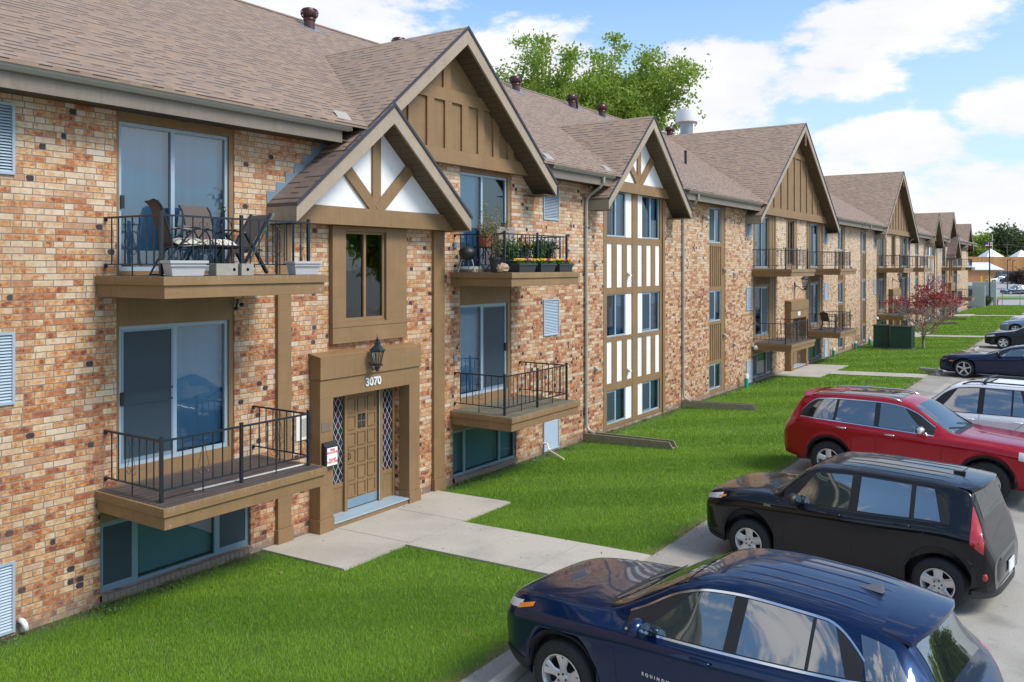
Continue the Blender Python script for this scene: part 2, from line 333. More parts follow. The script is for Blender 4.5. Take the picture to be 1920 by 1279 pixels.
def board_mat():
    t = NT('soffit_boards'); P = t.wpos(); x, y, z = t.xyz(P)
    f = t.math('FRACT', t.math('DIVIDE', x, .115)); g = t.noise(t.scale(P, (3, 20, 3)), 1)
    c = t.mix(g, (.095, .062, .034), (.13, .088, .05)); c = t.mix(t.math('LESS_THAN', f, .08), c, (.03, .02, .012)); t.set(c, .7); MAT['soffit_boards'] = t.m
    t = NT('deck_boards'); P = t.wpos(); x, y, z = t.xyz(P)
    k = t.math('DIVIDE', y, .14); f = t.math('FRACT', k); r = t.white(t.math('FLOOR', k), 1.0, t.math('FLOOR', t.math('DIVIDE', x, 2.7))); g = t.noise(t.scale(P, (3, 40, 10)), 1, 5)
    grn = t.math('MULTIPLY', t.math('MULTIPLY', t.math('GREATER_THAN', x, 12), t.math('LESS_THAN', x, 19)), t.mrange(t.noise(P, 3, 4), .3, .6, .4, 1))
    c = t.mix(r, (.045, .035, .035), (.085, .065, .058)); c = t.mix(t.mrange(g, .4, .7, 0, .6), c, (.15, .12, .10)); c = t.mix(grn, c, t.mix(g, (.12, .11, .075), (.20, .19, .125)))
    c = t.mix(t.math('LESS_THAN', f, .07), c, (.012, .01, .01)); t.set(c, .75); t.bump(g, .3, .004); MAT['deck_boards'] = t.m
board_mat()
def glass_mat(name, tint, refl, rough=.015, ior=1.8):
    t = NT(name); g = t.node('ShaderNodeBsdfGlossy'); g.inputs['Roughness'].default_value = rough; g.inputs['Color'].default_value = (.95, 1, 1, 1)
    tr = t.node('ShaderNodeBsdfTransparent'); tr.inputs['Color'].default_value = (*tint, 1)
    fr = t.node('ShaderNodeFresnel'); fr.inputs['IOR'].default_value = ior; f = t.math('MAXIMUM', fr.outputs[0], refl)
    nb = t.node('ShaderNodeBump'); nb.inputs['Strength'].default_value = .06; nb.inputs['Distance'].default_value = .05; t.l.new(t.noise(t.wpos(), 1.6, 2), nb.inputs['Height']); t.l.new(nb.outputs[0], g.inputs['Normal'])
    mx = t.node('ShaderNodeMixShader'); t.l.new(f, mx.inputs[0]); t.l.new(tr.outputs[0], mx.inputs[1]); t.l.new(g.outputs[0], mx.inputs[2]); t.l.new(mx.outputs[0], t.o.inputs[0]); MAT[name] = t.m
glass_mat('glass', (.50, .72, .86), .13, ior=1.6); glass_mat('glass_low', (.40, .60, .66), .08, ior=1.45); glass_mat('lamp_glass', (.8, .8, .75), .12, .2)
def car_glass():
    t = NT('car_glass'); t.set((.010, .014, .017), .02, 0, spec=1.0); t.b.inputs['IOR'].default_value = 2.3; MAT['car_glass'] = t.m
    t = NT('car_glass_clear'); t.set((.035, .055, .055), .02, 0, spec=1.0); t.b.inputs['IOR'].default_value = 2.1; MAT['car_glass_clear'] = t.m
car_glass()
def paint(name, col, metal=.55, rough=.28):
    t = NT(name); P = t.pos(); n = t.noise(P, 900, 1); c = t.mix(t.mrange(n, .4, .6, 0, .5), col, tuple(min(1, q*1.5) for q in col)); d = t.mrange(t.noise(P, 2.4, 5), .4, .8, 0, .012)
    c = t.mix(d, c, (.30, .28, .25)); t.set(c, rough, metal, .75, .1); MAT[name] = t.m; return t.m
paint('paint_blue', (.002, .016, .062)); paint('paint_black', (.004, .005, .008), .2); paint('paint_red', (.34, .005, .016), .35); paint('paint_silver', (.76, .77, .78), .15)
paint('paint_navy', (.006, .014, .05)); paint('paint_dark', (.010, .014, .022), .4); paint('paint_lightblue', (.17, .26, .36), .5); paint('paint_white', (.7, .7, .7), .0); paint('paint_teal', (.01, .12, .19), .4); paint('paint_grey', (.07, .09, .12), .5)
def lens(name, col, rough=.1):
    t = NT(name); t.set(col, rough, 0, 1.0); MAT[name] = t.m
lens('lens_red', (.42, .01, .015)); lens('lens_amber', (.75, .22, .02)); lens('lens_clear', (.55, .58, .6), .08); lens('lens_dark', (.03, .03, .035))
def leafmat(name, a, b, c3, trans=.35):
    t = NT(name); P = t.wpos(); n = t.noise(P, 1.1, 3); n2 = t.noise(P, 9, 2)
    c = t.mix(t.mrange(n, .35, .65), a, b); c = t.mix(t.mrange(n2, .45, .7, 0, .7), c, c3); t.set(c, .55)
    tl = t.node('ShaderNodeBsdfTranslucent'); t.l.new(c, tl.inputs[0]); mx = t.node('ShaderNodeMixShader'); mx.inputs[0].default_value = trans
    t.l.new(t.b.outputs[0], mx.inputs[1]); t.l.new(tl.outputs[0], mx.inputs[2]); t.l.new(mx.outputs[0], t.o.inputs[0]); MAT[name] = t.m
leafmat('leaf_green', (.17, .29, .04), (.38, .46, .06), (.25, .37, .07), .6); leafmat('leaf_dark', (.045, .09, .03), (.08, .13, .035), (.12, .14, .05)); leafmat('leaf_yellow', (.10, .14, .02), (.16, .18, .03), (.06, .10, .02))
leafmat('leaf_red', (.30, .02, .03), (.42, .05, .05), (.20, .02, .03)); leafmat('leaf_russet', (.10, .035, .03), (.07, .04, .03), (.05, .05, .03)); leafmat('leaf_plant', (.06, .15, .03), (.10, .2, .05), (.16, .20, .05)); leafmat('leaf_dry', (.25, .2, .09), (.16, .17, .07), (.3, .2, .08))
plain('bark', (.10, .08, .065), .9, var=.35, scale=14, bump=.5); plain('bark_grey', (.30, .25, .22), .9, var=.3, scale=14)
for nm, cc in (('flower_yellow', (.85, .52, .01)), ('flower_magenta', (.35, .015, .18)), ('flower_white', (.8, .8, .78)), ('flower_violet', (.25, .15, .45)), ('flower_red', (.5, .03, .03))): plain(nm, cc, .6, var=.15)
def grass_mats():
    t = NT('lawn_soil'); P = t.wpos(); x, y, z = t.xyz(P)
    st = t.math('SINE', t.math('MULTIPLY', t.math('ADD', t.math('MULTIPLY', x, .80), t.math('MULTIPLY', y, .60)), 2*pi/2.6))
    n = t.noise(P, 1.3, 5); n2 = t.noise(P, 26, 4, .7); n3 = t.noise(P, 90, 3, .7)
    c = t.mix(t.mrange(st, -.5, .5, 0, 1, True), (.085, .20, .007), (.11, .24, .012)); c = t.mix(t.mrange(n, .35, .7, 0, .5), c, (.036, .10, .007)); c = t.mix(t.mrange(n2, .5, .8, 0, .5), c, (.085, .18, .02))
    c = t.mix(t.mrange(n3, .35, .6, .5, 0), c, (.02, .055, .006))
    edge = t.math('ADD', t.mrange(y, -5.05, -5.45, 0, 1), t.math('MULTIPLY', t.math('SUBTRACT', t.noise(P, 2.2, 5, .7), .5), 1.6)); wall = t.math('ADD', t.mrange(y, -.55, -.1, 0, 1), t.math('MULTIPLY', t.math('SUBTRACT', t.noise(P, 1.8, 5, .7), .5), 1.6))
    c = t.mix(t.mrange(edge, .55, .95, 0, .8), c, (.22, .19, .08)); c = t.mix(t.mrange(wall, .6, 1.0, 0, .85), c, (.075, .062, .042))
    t.set(c, .9); t.bump(t.math('ADD', n2, n3), .8, .03); MAT['lawn_soil'] = t.m
    t = NT('grass_blades'); P = t.wpos(); x, y, z = t.xyz(P)
    st = t.math('SINE', t.math('MULTIPLY', t.math('ADD', t.math('MULTIPLY', x, .80), t.math('MULTIPLY', y, .60)), 2*pi/2.6))
    n = t.noise(P, 1.3, 4); n2 = t.noise(P, 40, 3)
    c = t.mix(t.mrange(st, -.5, .5, 0, 1, True), (.16, .30, .008), (.225, .37, .018)); c = t.mix(t.mrange(n, .35, .7, 0, .35), c, (.13, .245, .010)); c = t.mix(t.mrange(n2, .52, .75, 0, .7), c, (.34, .41, .07))
    edge = t.math('ADD', t.mrange(y, -4.9, -5.45, 0, 1), t.math('MULTIPLY', t.math('SUBTRACT', t.noise(P, 2.2, 5, .7), .5), 1.6)); c = t.mix(t.mrange(edge, .6, 1.0, 0, .75), c, (.26, .22, .07)); t.set(c, .6)
    tl = t.node('ShaderNodeBsdfTranslucent'); t.l.new(c, tl.inputs[0]); mx = t.node('ShaderNodeMixShader'); mx.inputs[0].default_value = .35
    t.l.new(t.b.outputs[0], mx.inputs[1]); t.l.new(tl.outputs[0], mx.inputs[2]); t.l.new(mx.outputs[0], t.o.inputs[0]); MAT['grass_blades'] = t.m
grass_mats()
def ground_mats():
    for name, a, b, dark, cr in (('concrete', (.40, .36, .30), (.50, .455, .39), (.28, .25, .21), 0), ('kerb_concrete', (.26, .235, .205), (.38, .35, .31), (.13, .12, .10), 1), ('asphalt', (.33, .305, .27), (.43, .40, .355), (.13, .12, .11), 1), ('far_asphalt', (.30, .29, .28), (.36, .35, .34), (.22, .21, .2), 0)):
        t = NT(name); P = t.wpos(); n = t.noise(P, .9, 5); g = t.noise(P, 55 if cr else 30, 3, .8); sp = t.noise(P, 130, 2, .5)
        c = t.mix(t.mrange(g, .3, .7), a, b); c = t.mix(t.mrange(n, .45, .75, 0, .6), c, dark)
        c = t.mix(t.mrange(sp, .62, .75, 0, .5), c, (.09, .085, .08)); c = t.mix(t.mrange(sp, .38, .28, 0, .5), c, (.55, .52, .48))
        if cr:
            v = t.node('ShaderNodeTexVoronoi', feature='DISTANCE_TO_EDGE'); v.inputs['Scale'].default_value = .55
            d = t.node('ShaderNodeVectorMath', operation='ADD'); t.l.new(P, d.inputs[0]); ns = t.node('ShaderNodeTexNoise'); ns.inputs['Scale'].default_value = 2.5; t.l.new(P, ns.inputs['Vector']); t.l.new(ns.outputs['Color'], d.inputs[1]); t.l.new(d.outputs[0], v.inputs['Vector'])
            c = t.mix(t.math('MULTIPLY', t.mrange(v.outputs['Distance'], .002, .012, .8 if name != 'asphalt' else .25, 0), t.mrange(n, .45, .6)), c, (.06, .056, .05))
        if name in ('asphalt', 'concrete'):                          # oil spots, worn patches
            o = t.noise(P, .45, 6, .62); c = t.mix(t.mrange(o, .60, .72, 0, .45), c, dark); o2 = t.noise(P, 3.1, 4, .5); c = t.mix(t.mrange(o2, .70, .76, 0, .5 if name == 'asphalt' else .15), c, (.10, .085, .07))
        t.set(c, .92); t.bump(t.math('ADD', g, sp), .5, .006); MAT[name] = t.m
ground_mats()
# ------------------------------------------------------------ the apartment building (facade at y = 0, x runs away from the camera)
XM = 49.4
mir = lambda a, b: (2*XM-b, 2*XM-a)
B = empty('apartment_building', 'long three-storey brick apartment building with brown half-timbered gables and balconies', 'building', (0, 0, 0))
SL = .577; EZ = 7.0; EY = -.62; RY = 6.7; RZ = EZ+SL*(RY-EY)
roofz = lambda y: EZ+SL*(y-EY)
bays = [dict(r=(6.57, 8.50), d=(6.62, 8.42), b=(6.34, 8.81), deck=(6.26, 8.97), k='A'), dict(r=(14.18, 16.10), d=(14.22, 15.98), b=(13.95, 16.30), deck=(13.85, 16.54), k='B'),
        dict(r=(32.80, 35.70), d=(33.12, 34.78), b=(32.80, 35.20), deck=(32.60, 35.90), k='C'), dict(r=(40.22, 43.20), d=(41.0, 42.38), b=(40.22, 42.70), deck=(40.10, 43.25), k='C')]
for q in list(bays):
    bays.append(dict(r=mir(*q['r']), d=mir(*q['d']), b=mir(*q['b']), deck=mir(*q['deck']), k='M'))
strips = [(28.2, 29.76), (46.1, 47.6)]; strips += [mir(*s) for s in strips]
timbers = [(20.5, 24.42)]; timbers += [mir(*s) for s in timbers]
midwins = [(37.1, 38.72)]; midwins += [mir(*s) for s in midwins]
entr = [(10.0, 12.62), (36.9, 39.6)]; entr += [mir(*s) for s in entr]
vents = [(4.40, 5.24, .07), (17.45, 18.17, .0), (31.97, 32.66, .1), (43.34, 44.09, .1)]; vents += [(*mir(a, b), c) for a, b, c in vents]
holes = []
for q in bays: holes += [(*q['r'], 1.55, 6.69), (*q['b'], .17, 1.36)]
for s in strips+timbers: holes.append((*s, .12, 6.69))
for s in midwins: holes.append((*s, 4.4, 6.69))
for i, s in enumerate(entr): holes.append((s[0]+.33, s[1]-.33, .02, 2.34))
for s in (entr[0], entr[2]): c = (s[0]+s[1])/2+.1; holes.append((c-.52, c+.52, 3.58, 5.27))
for a, b, dz in vents: 
    for z0, z1 in ((.08, .95), (2.88, 3.77), (5.70, 6.58)): holes.append((a+.03, b-.03, z0+.03, z1-.03))
def wall():
    w = MB(); X0, X1, Z0, Z1 = -4.0, 101.0, -.3, 6.9
    xs = sorted({X0, X1, *[h[0] for h in holes], *[h[1] for h in holes]})
    for a, b in zip(xs[:-1], xs[1:]):
        if b-a < 1e-4: continue
        m = (a+b)/2; hs = sorted([(h[2], h[3]) for h in holes if h[0] < m < h[1]]); z = Z0
        for p, q in hs:
            if p > z: w.quad((a, 0, z), (b, 0, z), (b, 0, p), (a, 0, p))
            z = max(z, q)
        if z < Z1: w.quad((a, 0, z), (b, 0, z), (b, 0, Z1), (a, 0, Z1))
    for x0, x1, z0, z1 in holes:
        w.quad((x0, 0, z0), (x0, .16, z0), (x0, .16, z1), (x0, 0, z1)); w.quad((x1, 0, z0), (x1, 0, z1), (x1, .16, z1), (x1, .16, z0))
        w.quad((x0, 0, z1), (x0, .16, z1), (x1, .16, z1), (x1, 0, z1)); w.quad((x0, 0, z0), (x1, 0, z0), (x1, .16, z0), (x0, .16, z0))
    w.quad((X1, 0, Z0), (X1, 13.4, Z0), (X1, 13.4, Z1), (X1, 0, Z1)); w.quad((X0, 0, Z0), (X0, 0, Z1), (X0, 13.4, Z1), (X0, 13.4, Z0)); w.quad((X0, 13.4, Z0), (X0, 13.4, Z1), (X1, 13.4, Z1), (X1, 13.4, Z0))
    w.prism([(0, Z1), (13.4, Z1), (6.7, RZ-.15)], 'x', 100.9, 100.99); w.prism([(0, Z1), (13.4, Z1), (6.7, RZ-.15)], 'x', -3.99, -3.9)
    o = w.build('wall', MAT['brick'], B, fixn=False)
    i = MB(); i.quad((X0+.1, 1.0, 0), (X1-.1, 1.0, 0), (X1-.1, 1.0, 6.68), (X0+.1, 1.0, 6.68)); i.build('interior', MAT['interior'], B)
wall()
G = [(-4.9, 10.42), (16.95, 20.05), (25.0, 32.1), (43.6, 49.35)]
GABLES = [(c, 3.42, 9.38, 6.53) for c in (13.65, 2*XM-13.65)]+[(c, 2.74, 8.86, 6.36) for c in (22.40, 2*XM-22.4, 1.1, 97.7)]+[(c, 5.98, 10.80, 6.50) for c in (37.87, 2*XM-37.87)]
def main_roof():
    m = MB(); x0, x1 = -5, 101.6
    pts = [(x0, EY-.03)]                                            # front slope, notched where the gables rise through it
    for xc, half, za, ze in sorted(GABLES):
        s = (za-ze)/half; hn = (za-.02-EZ)/s; pts += [(xc-hn, EY-.03), (xc, EY+(za-.02-EZ)/SL+.0), (xc+hn, EY-.03)]
    pts.append((x1, EY-.03)); P = lambda x, y, d=0: (x, y, roofz(y)-d)
    for (a, ya), (b, yb) in zip(pts[:-1], pts[1:]):
        if b-a < 1e-3: continue
        m.add([P(a, ya), P(b, yb), P(b, RY), P(a, RY), P(a, ya, .05), P(b, yb, .05)], [(0, 1, 2, 3), (0, 4, 5, 1)])
    m.prism([(RY, RZ), (14.0, RZ-SL*(14.0-RY)), (14.0, RZ-SL*(14.0-RY)-.06), (RY, RZ-.06)], 'x', x0, x1)
    r = m.build('roof', MAT['shingle_main'], B)
    c = MB()
    k = int((x1-x0)/.22)
    for i in range(k):
        x = x0+i*.22; c.prism([(RY-.16, RZ-.085+.012), (RY, RZ+.025), (RY+.16, RZ-.085+.012), (RY, RZ-.01)], 'x', x, x+.215)
    c.build('ridge_cap', MAT['shingle_main'], r)
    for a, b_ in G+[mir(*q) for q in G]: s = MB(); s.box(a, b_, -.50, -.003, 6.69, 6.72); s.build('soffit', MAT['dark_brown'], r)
    
def gutter(x0, x1, ds=None):
    g = MB(); prof = [(-.62, 6.98), (-.64, 6.975), (-.64, 6.955), (-.625, 6.935), (-.61, 6.90), (-.565, 6.86), (-.50, 6.86), (-.50, 6.875), (-.56, 6.875), (-.60, 6.91), (-.615, 6.95)]
    g.prism(prof, 'x', x0, x1); g.box(x0, x0+.01, -.62, -.505, 6.865, 6.96); g.box(x1-.01, x1, -.62, -.505, 6.865, 6.96)
    o = g.build('gutter', MAT['gutter'], B)
    f = MB(); f.box(x0-.1, x1-.12 if x1 < 11 else x1+.1, -.503, -.475, 6.66, 6.99)
    f.build('fascia_board', MAT['eave_fascia'], o)
main_roof()
for a, b in G+[mir(*q) for q in G]: gutter(a, b)
def tri_gable(xc, half, za, ze, yf, yb, yin, style, beam, name='gable'):
    s = (za-ze)/half; xl, xr = xc-half, xc+half; sm = MAT['shingle_porch' if style == 'porch' else 'shingle_gable']
    m = MB(); m.prism([(xc, za), (xr, ze), (xr, ze-.05), (xc, za-.05), (xl, ze-.05), (xl, ze)], 'y', yf-.03, yb)
    root = m.build(name, sm, B)
    e = MB(); e.prism([(xc, za+.012), (xr+.02, ze-.008), (xr+.02, ze-.075), (xc, za-.055), (xl-.02, ze-.075), (xl-.02, ze-.008)], 'y', yf-.045, yf-.031); e.build('roof_edge', MAT['dark_edge'], root)
    for sg in (-1, 1):
        x1 = xc+sg*half; r = MB(); r.prism([(xc, za-.055), (x1, ze-.055), (x1, ze-.055-.26), (xc, za-.055-.30)], 'y', yf-.02, yf+.025)
        if style == 'porch' or True: r.box(min(x1, x1-sg*.03), max(x1, x1-sg*.03), yf+.026, -.004, ze-.32, ze-.056)
        r.build('rake_board', MAT['rake_tan'], root)
        f = MB(); f.prism([(xc, za-.30), (x1-sg*.03, ze-.27), (x1-sg*.03, ze-.29), (xc, za-.32)], 'y', yf+.026, -.004)
        f.box(min(x1-sg*.03, x1-sg*.5), max(x1-sg*.03, x1-sg*.5), yf+.026, -.004, ze-.315, ze-.30) if style != 'porch' and not (style == 'panel' and sg == (-1 if xc < XM else 1)) else None
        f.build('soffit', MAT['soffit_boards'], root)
    zi = za-.295; top = lambda x: zi-s*abs(x-xc)                      # underside line against the infill
    b0, b1 = beam; hw = (zi-b1)/s
    inf = MB(); inf.prism([(xc-hw-.05, b1-.02), (xc+hw+.05, b1-.02), (xc, zi+.03)], 'y', yin, -.02)
    io = inf.build('infill', MAT['white_panel' if style in ('porch', 'small') else 'brown_panel'], root)
    T = MB(); yb0, yb1 = yin-.045, yin-.001
    hb = (zi-b0)/s
    T.prism([(xc-hb, b0), (xc+hb, b0), (xc+hw, b1), (xc-hw, b1)], 'y', yin-.06, -.01)
    def board(x0, x1, z0, z1=None):
        T.prism([(x0, z0), (x1, z0), (x1, min(top(x1), z1 or 99)), ] + ([(xc, min(top(xc), z1 or 99))] if x0 < xc < x1 and not z1 else []) + [(x0, min(top(x0), z1 or 99))], 'y', yb0, yb1)
    if style in ('porch', 'small'):
        w = .105 if style == 'porch' else .11
        board(xc-w, xc+w, b1)
        for sg in (-1, 1):
            a = radians(47); dx, dz = sg*sin(a), cos(a); px, pz = xc+sg*.02, b1-.02; nx, nz = -dz*sg*w, dx*sg*w
            # run until it meets the slope
            L = (top(xc)-pz)/(dz+s*abs(dx))*1.0
            nrm = (dz*w, -dx*w)
            P = [(px-nrm[0], pz-nrm[1]), (px+nrm[0], pz+nrm[1])]
            q = []
            for (ax, az_) in P:
                l = (zi-s*sg*(ax-xc)-az_)/(dz+s*abs(dx)); q.append((ax+dx*l, az_+dz*l))
            poly = [P[0], q[0], q[1], P[1]]
            poly = [(x, z) for x, z in poly]
            T.prism(poly, 'y', yb0-.012-.004*sg, yb1)
    elif style == 'panel':
        zr0, zr1 = 7.92, 8.17
        hh = (zi-zr0)/s; h2 = (zi-zr1)/s
        T.prism([(xc-hh, zr0), (xc+hh, zr0), (xc+h2, zr1), (xc-h2, zr1)], 'y', yb0-.003, yb1)
        for k in range(-6, 7):
            x = xc+k*.56-.05; 
            if b1+.1 < top(x): board(x-.11, x+.11, b1, zr0 if top(x) > zr0 else None)
        board(xc-.21, xc+.02, zr1)
    else:
        zr0, zr1 = 9.30, 9.52
        hh = (zi-zr0)/s; h2 = (zi-zr1)/s
        T.prism([(xc-hh, zr0), (xc+hh, zr0), (xc+h2, zr1), (xc-h2, zr1)], 'y', yb0-.003, yb1)
        for k in range(-6, 7):
            x = xc+k*.96
            if b1+.1 < top(x): board(x-.045, x+.045, b1, zr0 if top(x) > zr0 else None)
        T.box(xc-.06, xc+.06, yf-.03, yf+.03, za-1.0, za-.33)
    T.build('timber', MAT['brown_trim'], root)
    return root
for i, c in enumerate((13.65, 2*XM-13.65)): tri_gable(c, 3.42, 9.38, 6.53, -.60, 4.0, -.12, 'panel', (6.66, 6.95))
for c in (22.40, 2*XM-22.4, 1.1, 97.7): tri_gable(c, 2.74, 8.86, 6.36, -.60, 3.1, -.12, 'small', (6.64, 6.93))
for c in (37.87, 2*XM-37.87): tri_gable(c, 5.98, 10.80, 6.50, -.60, 6.6, -.12, 'big', (6.64, 6.96))
for c in (11.38, 2*XM-11.38): tri_gable(c, 2.26, 7.47, 5.58, -.69, -.02, -.24, 'porch', (5.29, 5.60))
# stepped lead flashing beside the porch roof
def flashing(xl, sg):
    m = MB()
    for i in range(7):
        x = xl+sg*(.0+i*.19); z = 5.60+i*.165; m.box(min(x, x+sg*.30), max(x, x+sg*.30), -.013-.001*i, -.003, z-.12, z+.185)
    m.build('step_flashing', MAT['lead'], B)
flashing(9.12, 1); flashing(2*XM-9.12, -1)
# pilasters beside the entrance
for a, b in ((9.30, 9.58), (13.26, 13.60)):
    for x0, x1 in ((a, b), mir(a, b)):
        m = MB(); m.box(x0, x1, -.07, -.002, .30, 5.285); m.box(x0-.02, x1+.02, -.10, -.002, .02, .298); m.build('pilaster', MAT['brown_trim'], B, bevel=.006)
def blinds(x0, x1, z0, z1, y, mat, parent, w=.088):
    m = MB(); n = max(2, int((x1-x0)/w)); d = (x1-x0)/n
    for i in range(n):
        a = x0+i*d; q = .04+.02*random.random(); m.quad((a, y+q, z0), (a+d*1.12, y-.004, z0), (a+d*1.12, y-.004, z1), (a, y+q, z1))
    m.build('blinds', mat, parent, fixn=False)
def glazing(name, x0, x1, z0, z1, y, lights, fw=.045, fmat='alu', gmat='glass', sill=None):
    """lights: (fraction end, kind) left to right; kind: b blinds, g green blinds, d dark, s insect screen, h half-open blind"""
    m = MB(); m.box(x0, x1, y, y+.07, z1-fw, z1); m.box(x0, x1, y, y+.07, z0, z0+fw*1.2); m.box(x0, x0+fw, y+.001, y+.069, z0+fw*1.2, z1-fw); m.box(x1-fw, x1, y+.001, y+.069, z0+fw*1.2, z1-fw)
    xs = [x0+fw]+[x0+(x1-x0)*f for f, _ in lights[:-1]]+[x1-fw]
    for x in xs[1:-1]: m.box(x-.03, x+.03, y-.004, y+.066, z0+fw*1.2, z1-fw)
    root = m.build(name, MAT[fmat], B)
    for i, (f, k) in enumerate(lights):
        a = xs[i]+(.03 if i else 0); b = xs[i+1]-(.03 if i < len(lights)-1 else 0); c, d = z0+fw*1.2, z1-fw; yy = y+.03 if k == 's' else y+.012
        if k[0] == 's':
            s = MB(); s.box(a, b, y+.006, y+.010, c, d); 
            if len(k) > 1: s.box(a, b, y-.006, y+.005, c+(d-c)*.52, c+(d-c)*.535); s.box(a, b, y-.006, y+.005, c+(d-c)*.43, c+(d-c)*.445)
            s.build('screen', MAT['screen'], root)
            f_ = MB(); f_.box(a, a+.03, y-.004, y+.005, c, d); f_.box(b-.03, b, y-.004, y+.005, c, d); f_.box(a+.03, b-.03, y-.004, y+.005, c, c+.05); f_.box(a+.03, b-.03, y-.004, y+.005, d-.03, d); f_.build('screen_frame', MAT['alu'], root)
            continue
        g = MB(); g.quad((a, y+.03, c), (b, y+.03, c), (b, y+.03, d), (a, y+.03, d)); g.build('pane', MAT[gmat], root, fixn=False)
        if k == 'b': blinds(a-.02, b+.02, c, d, y+.13, MAT['blinds'], root)
        if k == 'g': blinds(a-.02, b+.02, c, d, y+.13, MAT['blinds_green'], root)
        if k == 'c': blinds(a-.02, b+.02, c, d, y+.13, MAT['curtain_dark'], root)
        if k == 'h':
            q = MB(); q.box(a, b, y+.12, y+.125, c+(d-c)*.7, d); q.build('shade', MAT['white_panel'], root); blinds(a-.02, b+.02, c, c+(d-c)*.7, y+.14, MAT['blinds_green'], root)
    return root
def board_panel(x0, x1, z0, z1, y, step=.2, mat='brown_panel', batt=True, parent=None):
    m = MB(); m.box(x0, x1, y, y+.03, z0, z1); o = m.build('panel', MAT[mat], parent or B)
    if batt:
        b = MB(); n = max(1, int(round((x1-x0)/step)))
        for i in range(n+1):
            x = x0+(x1-x0)*i/n; b.box(max(x0, x-.025), min(x1, x+.025), y-.022, y-.001, z0, z1)
        b.build('batten', MAT['brown_trim'], o)
    return o
def handle(parent, x, z, y):
    m = MB(); m.box(x-.025, x+.025, y-.03, y, z-.09, z+.09); m.build('handle', MAT['black_plastic'], parent)
for q in bays:
    r0, r1 = q['r']; d0, d1 = q['d']; k = q['k']; y = .055
    for (dz0, dz1, top, bot) in ((1.80, 3.75, 4.19, 1.55), (4.51, 6.57, 6.685, 4.44)):
        up = dz0 > 4
        m = MB()
        if d0-r0 > .015: m.box(r0, d0, .02, .12, bot, top)
        if r1-d1 > .015: m.box(d1, r1, .02, .12, bot, top)
        m.box(d0, d1, .022, .12, bot, dz0)
        if up or k in 'AB': m.box(d0, d1, .022, .12, dz1, top)
        else: m.box(d0, d1, .022, .12, dz1, dz1+.09)
        if k in 'CM':                                                # raised jamb mouldings
            for a, b in ((r0, d0), (d1, r1)):
                if b-a > .3:
                    n = int((b-a)/.28)
                    for i in range(n): xx = a+(b-a)*(i+.5)/n; m.box(xx-.03, xx+.03, 0.0, .019, bot+.02, top-.02)
        m.build('door_surround', MAT['brown_trim'], B)
        if not up and k not in 'AB': board_panel(d0, d1, dz1+.09, top, .05, .16)
        if k == 'A': L = [(.47, 'b'), (1, 'b')] if up else [(.49, 'sm'), (1, 'b')]
        elif k == 'B': L = [(.46, 'b'), (1, 's')] if not up else [(.46, 'b'), (1, 'c')]
        else: L = random.choice([[(.5, 's'), (1, 'b')], [(.5, 'd'), (1, 's')], [(.5, 'b'), (1, 'c')]])
        w = glazing('sliding_door', d0+.005, d1-.005, dz0, dz1-.003, y, L, .05, 'alu_white' if k in 'AB' else 'alu', 'glass')
        handle(w, d0+.06 if k != 'B' else d1-.06, dz0+.95, y)
    b0, b1 = q['b']
    L = [(.22, 's'), (.755, 'g'), (1, 's')] if k == 'A' else [(.19, 'g'), (.74, 'g'), (1, 'g')] if k == 'B' else [(.25, 's'), (.72, 'g'), (1, 's')]
    glazing('basement_window', b0+.004, b1-.004, .175, 1.12, .05, L, .035, 'alu', 'glass_low')
    m = MB(); m.box(b0+.004, b1-.004, .03, .14, 1.121, 1.355); m.build('lintel_board', MAT['brown_trim'], B)
    m = MB(); n = int((b1-b0)/.085)
    for i in range(n): x = b0+(b1-b0)*i/n; m.box(x, x+(b1-b0)/n-.010, -.055, .04, .085, .168)
    m.box(b0, b1, -.045, .03, .083, .160)
    m.build('brick_sill', MAT['brick_sill'] if 'brick_sill' in MAT else plain('brick_sill', (.20, .16, .13), .9, var=.3, scale=14), B)
for s0, s1 in strips:
    c = s0+.06; w1 = s1-.36
    if s0 > XM: c, w1 = s0+.36, s1-.06
    m = MB(); m.box(w1, s1, .02, .12, .13, 6.68) if s0 < XM else m.box(s0, c, .02, .12, .13, 6.68)
    m.box(s0, c, .022, .12, .13, 6.68) if s0 < XM else m.box(w1, s1, .022, .12, .13, 6.68)
    for a, b in ((.13, .27), (1.16, 1.27), (2.53, 2.64), (3.72, 3.86), (5.26, 5.39), (6.62, 6.68)): m.box(c, w1, .024, .12, a, b)
    m.build('trim_board', MAT['brown_trim'], B)
    for z0, z1 in ((1.27, 2.53), (3.86, 5.26)): board_panel(c, w1, z0, z1, .05, .2)
    for i, (z0, z1) in enumerate(((.27, 1.16), (2.64, 3.72), (5.39, 6.62))):
        glazing('window', c+.004, w1-.004, z0, z1, .045, [(.5, 's'), (1, ('g', 'h', 'b')[i])], .035, 'alu_white')
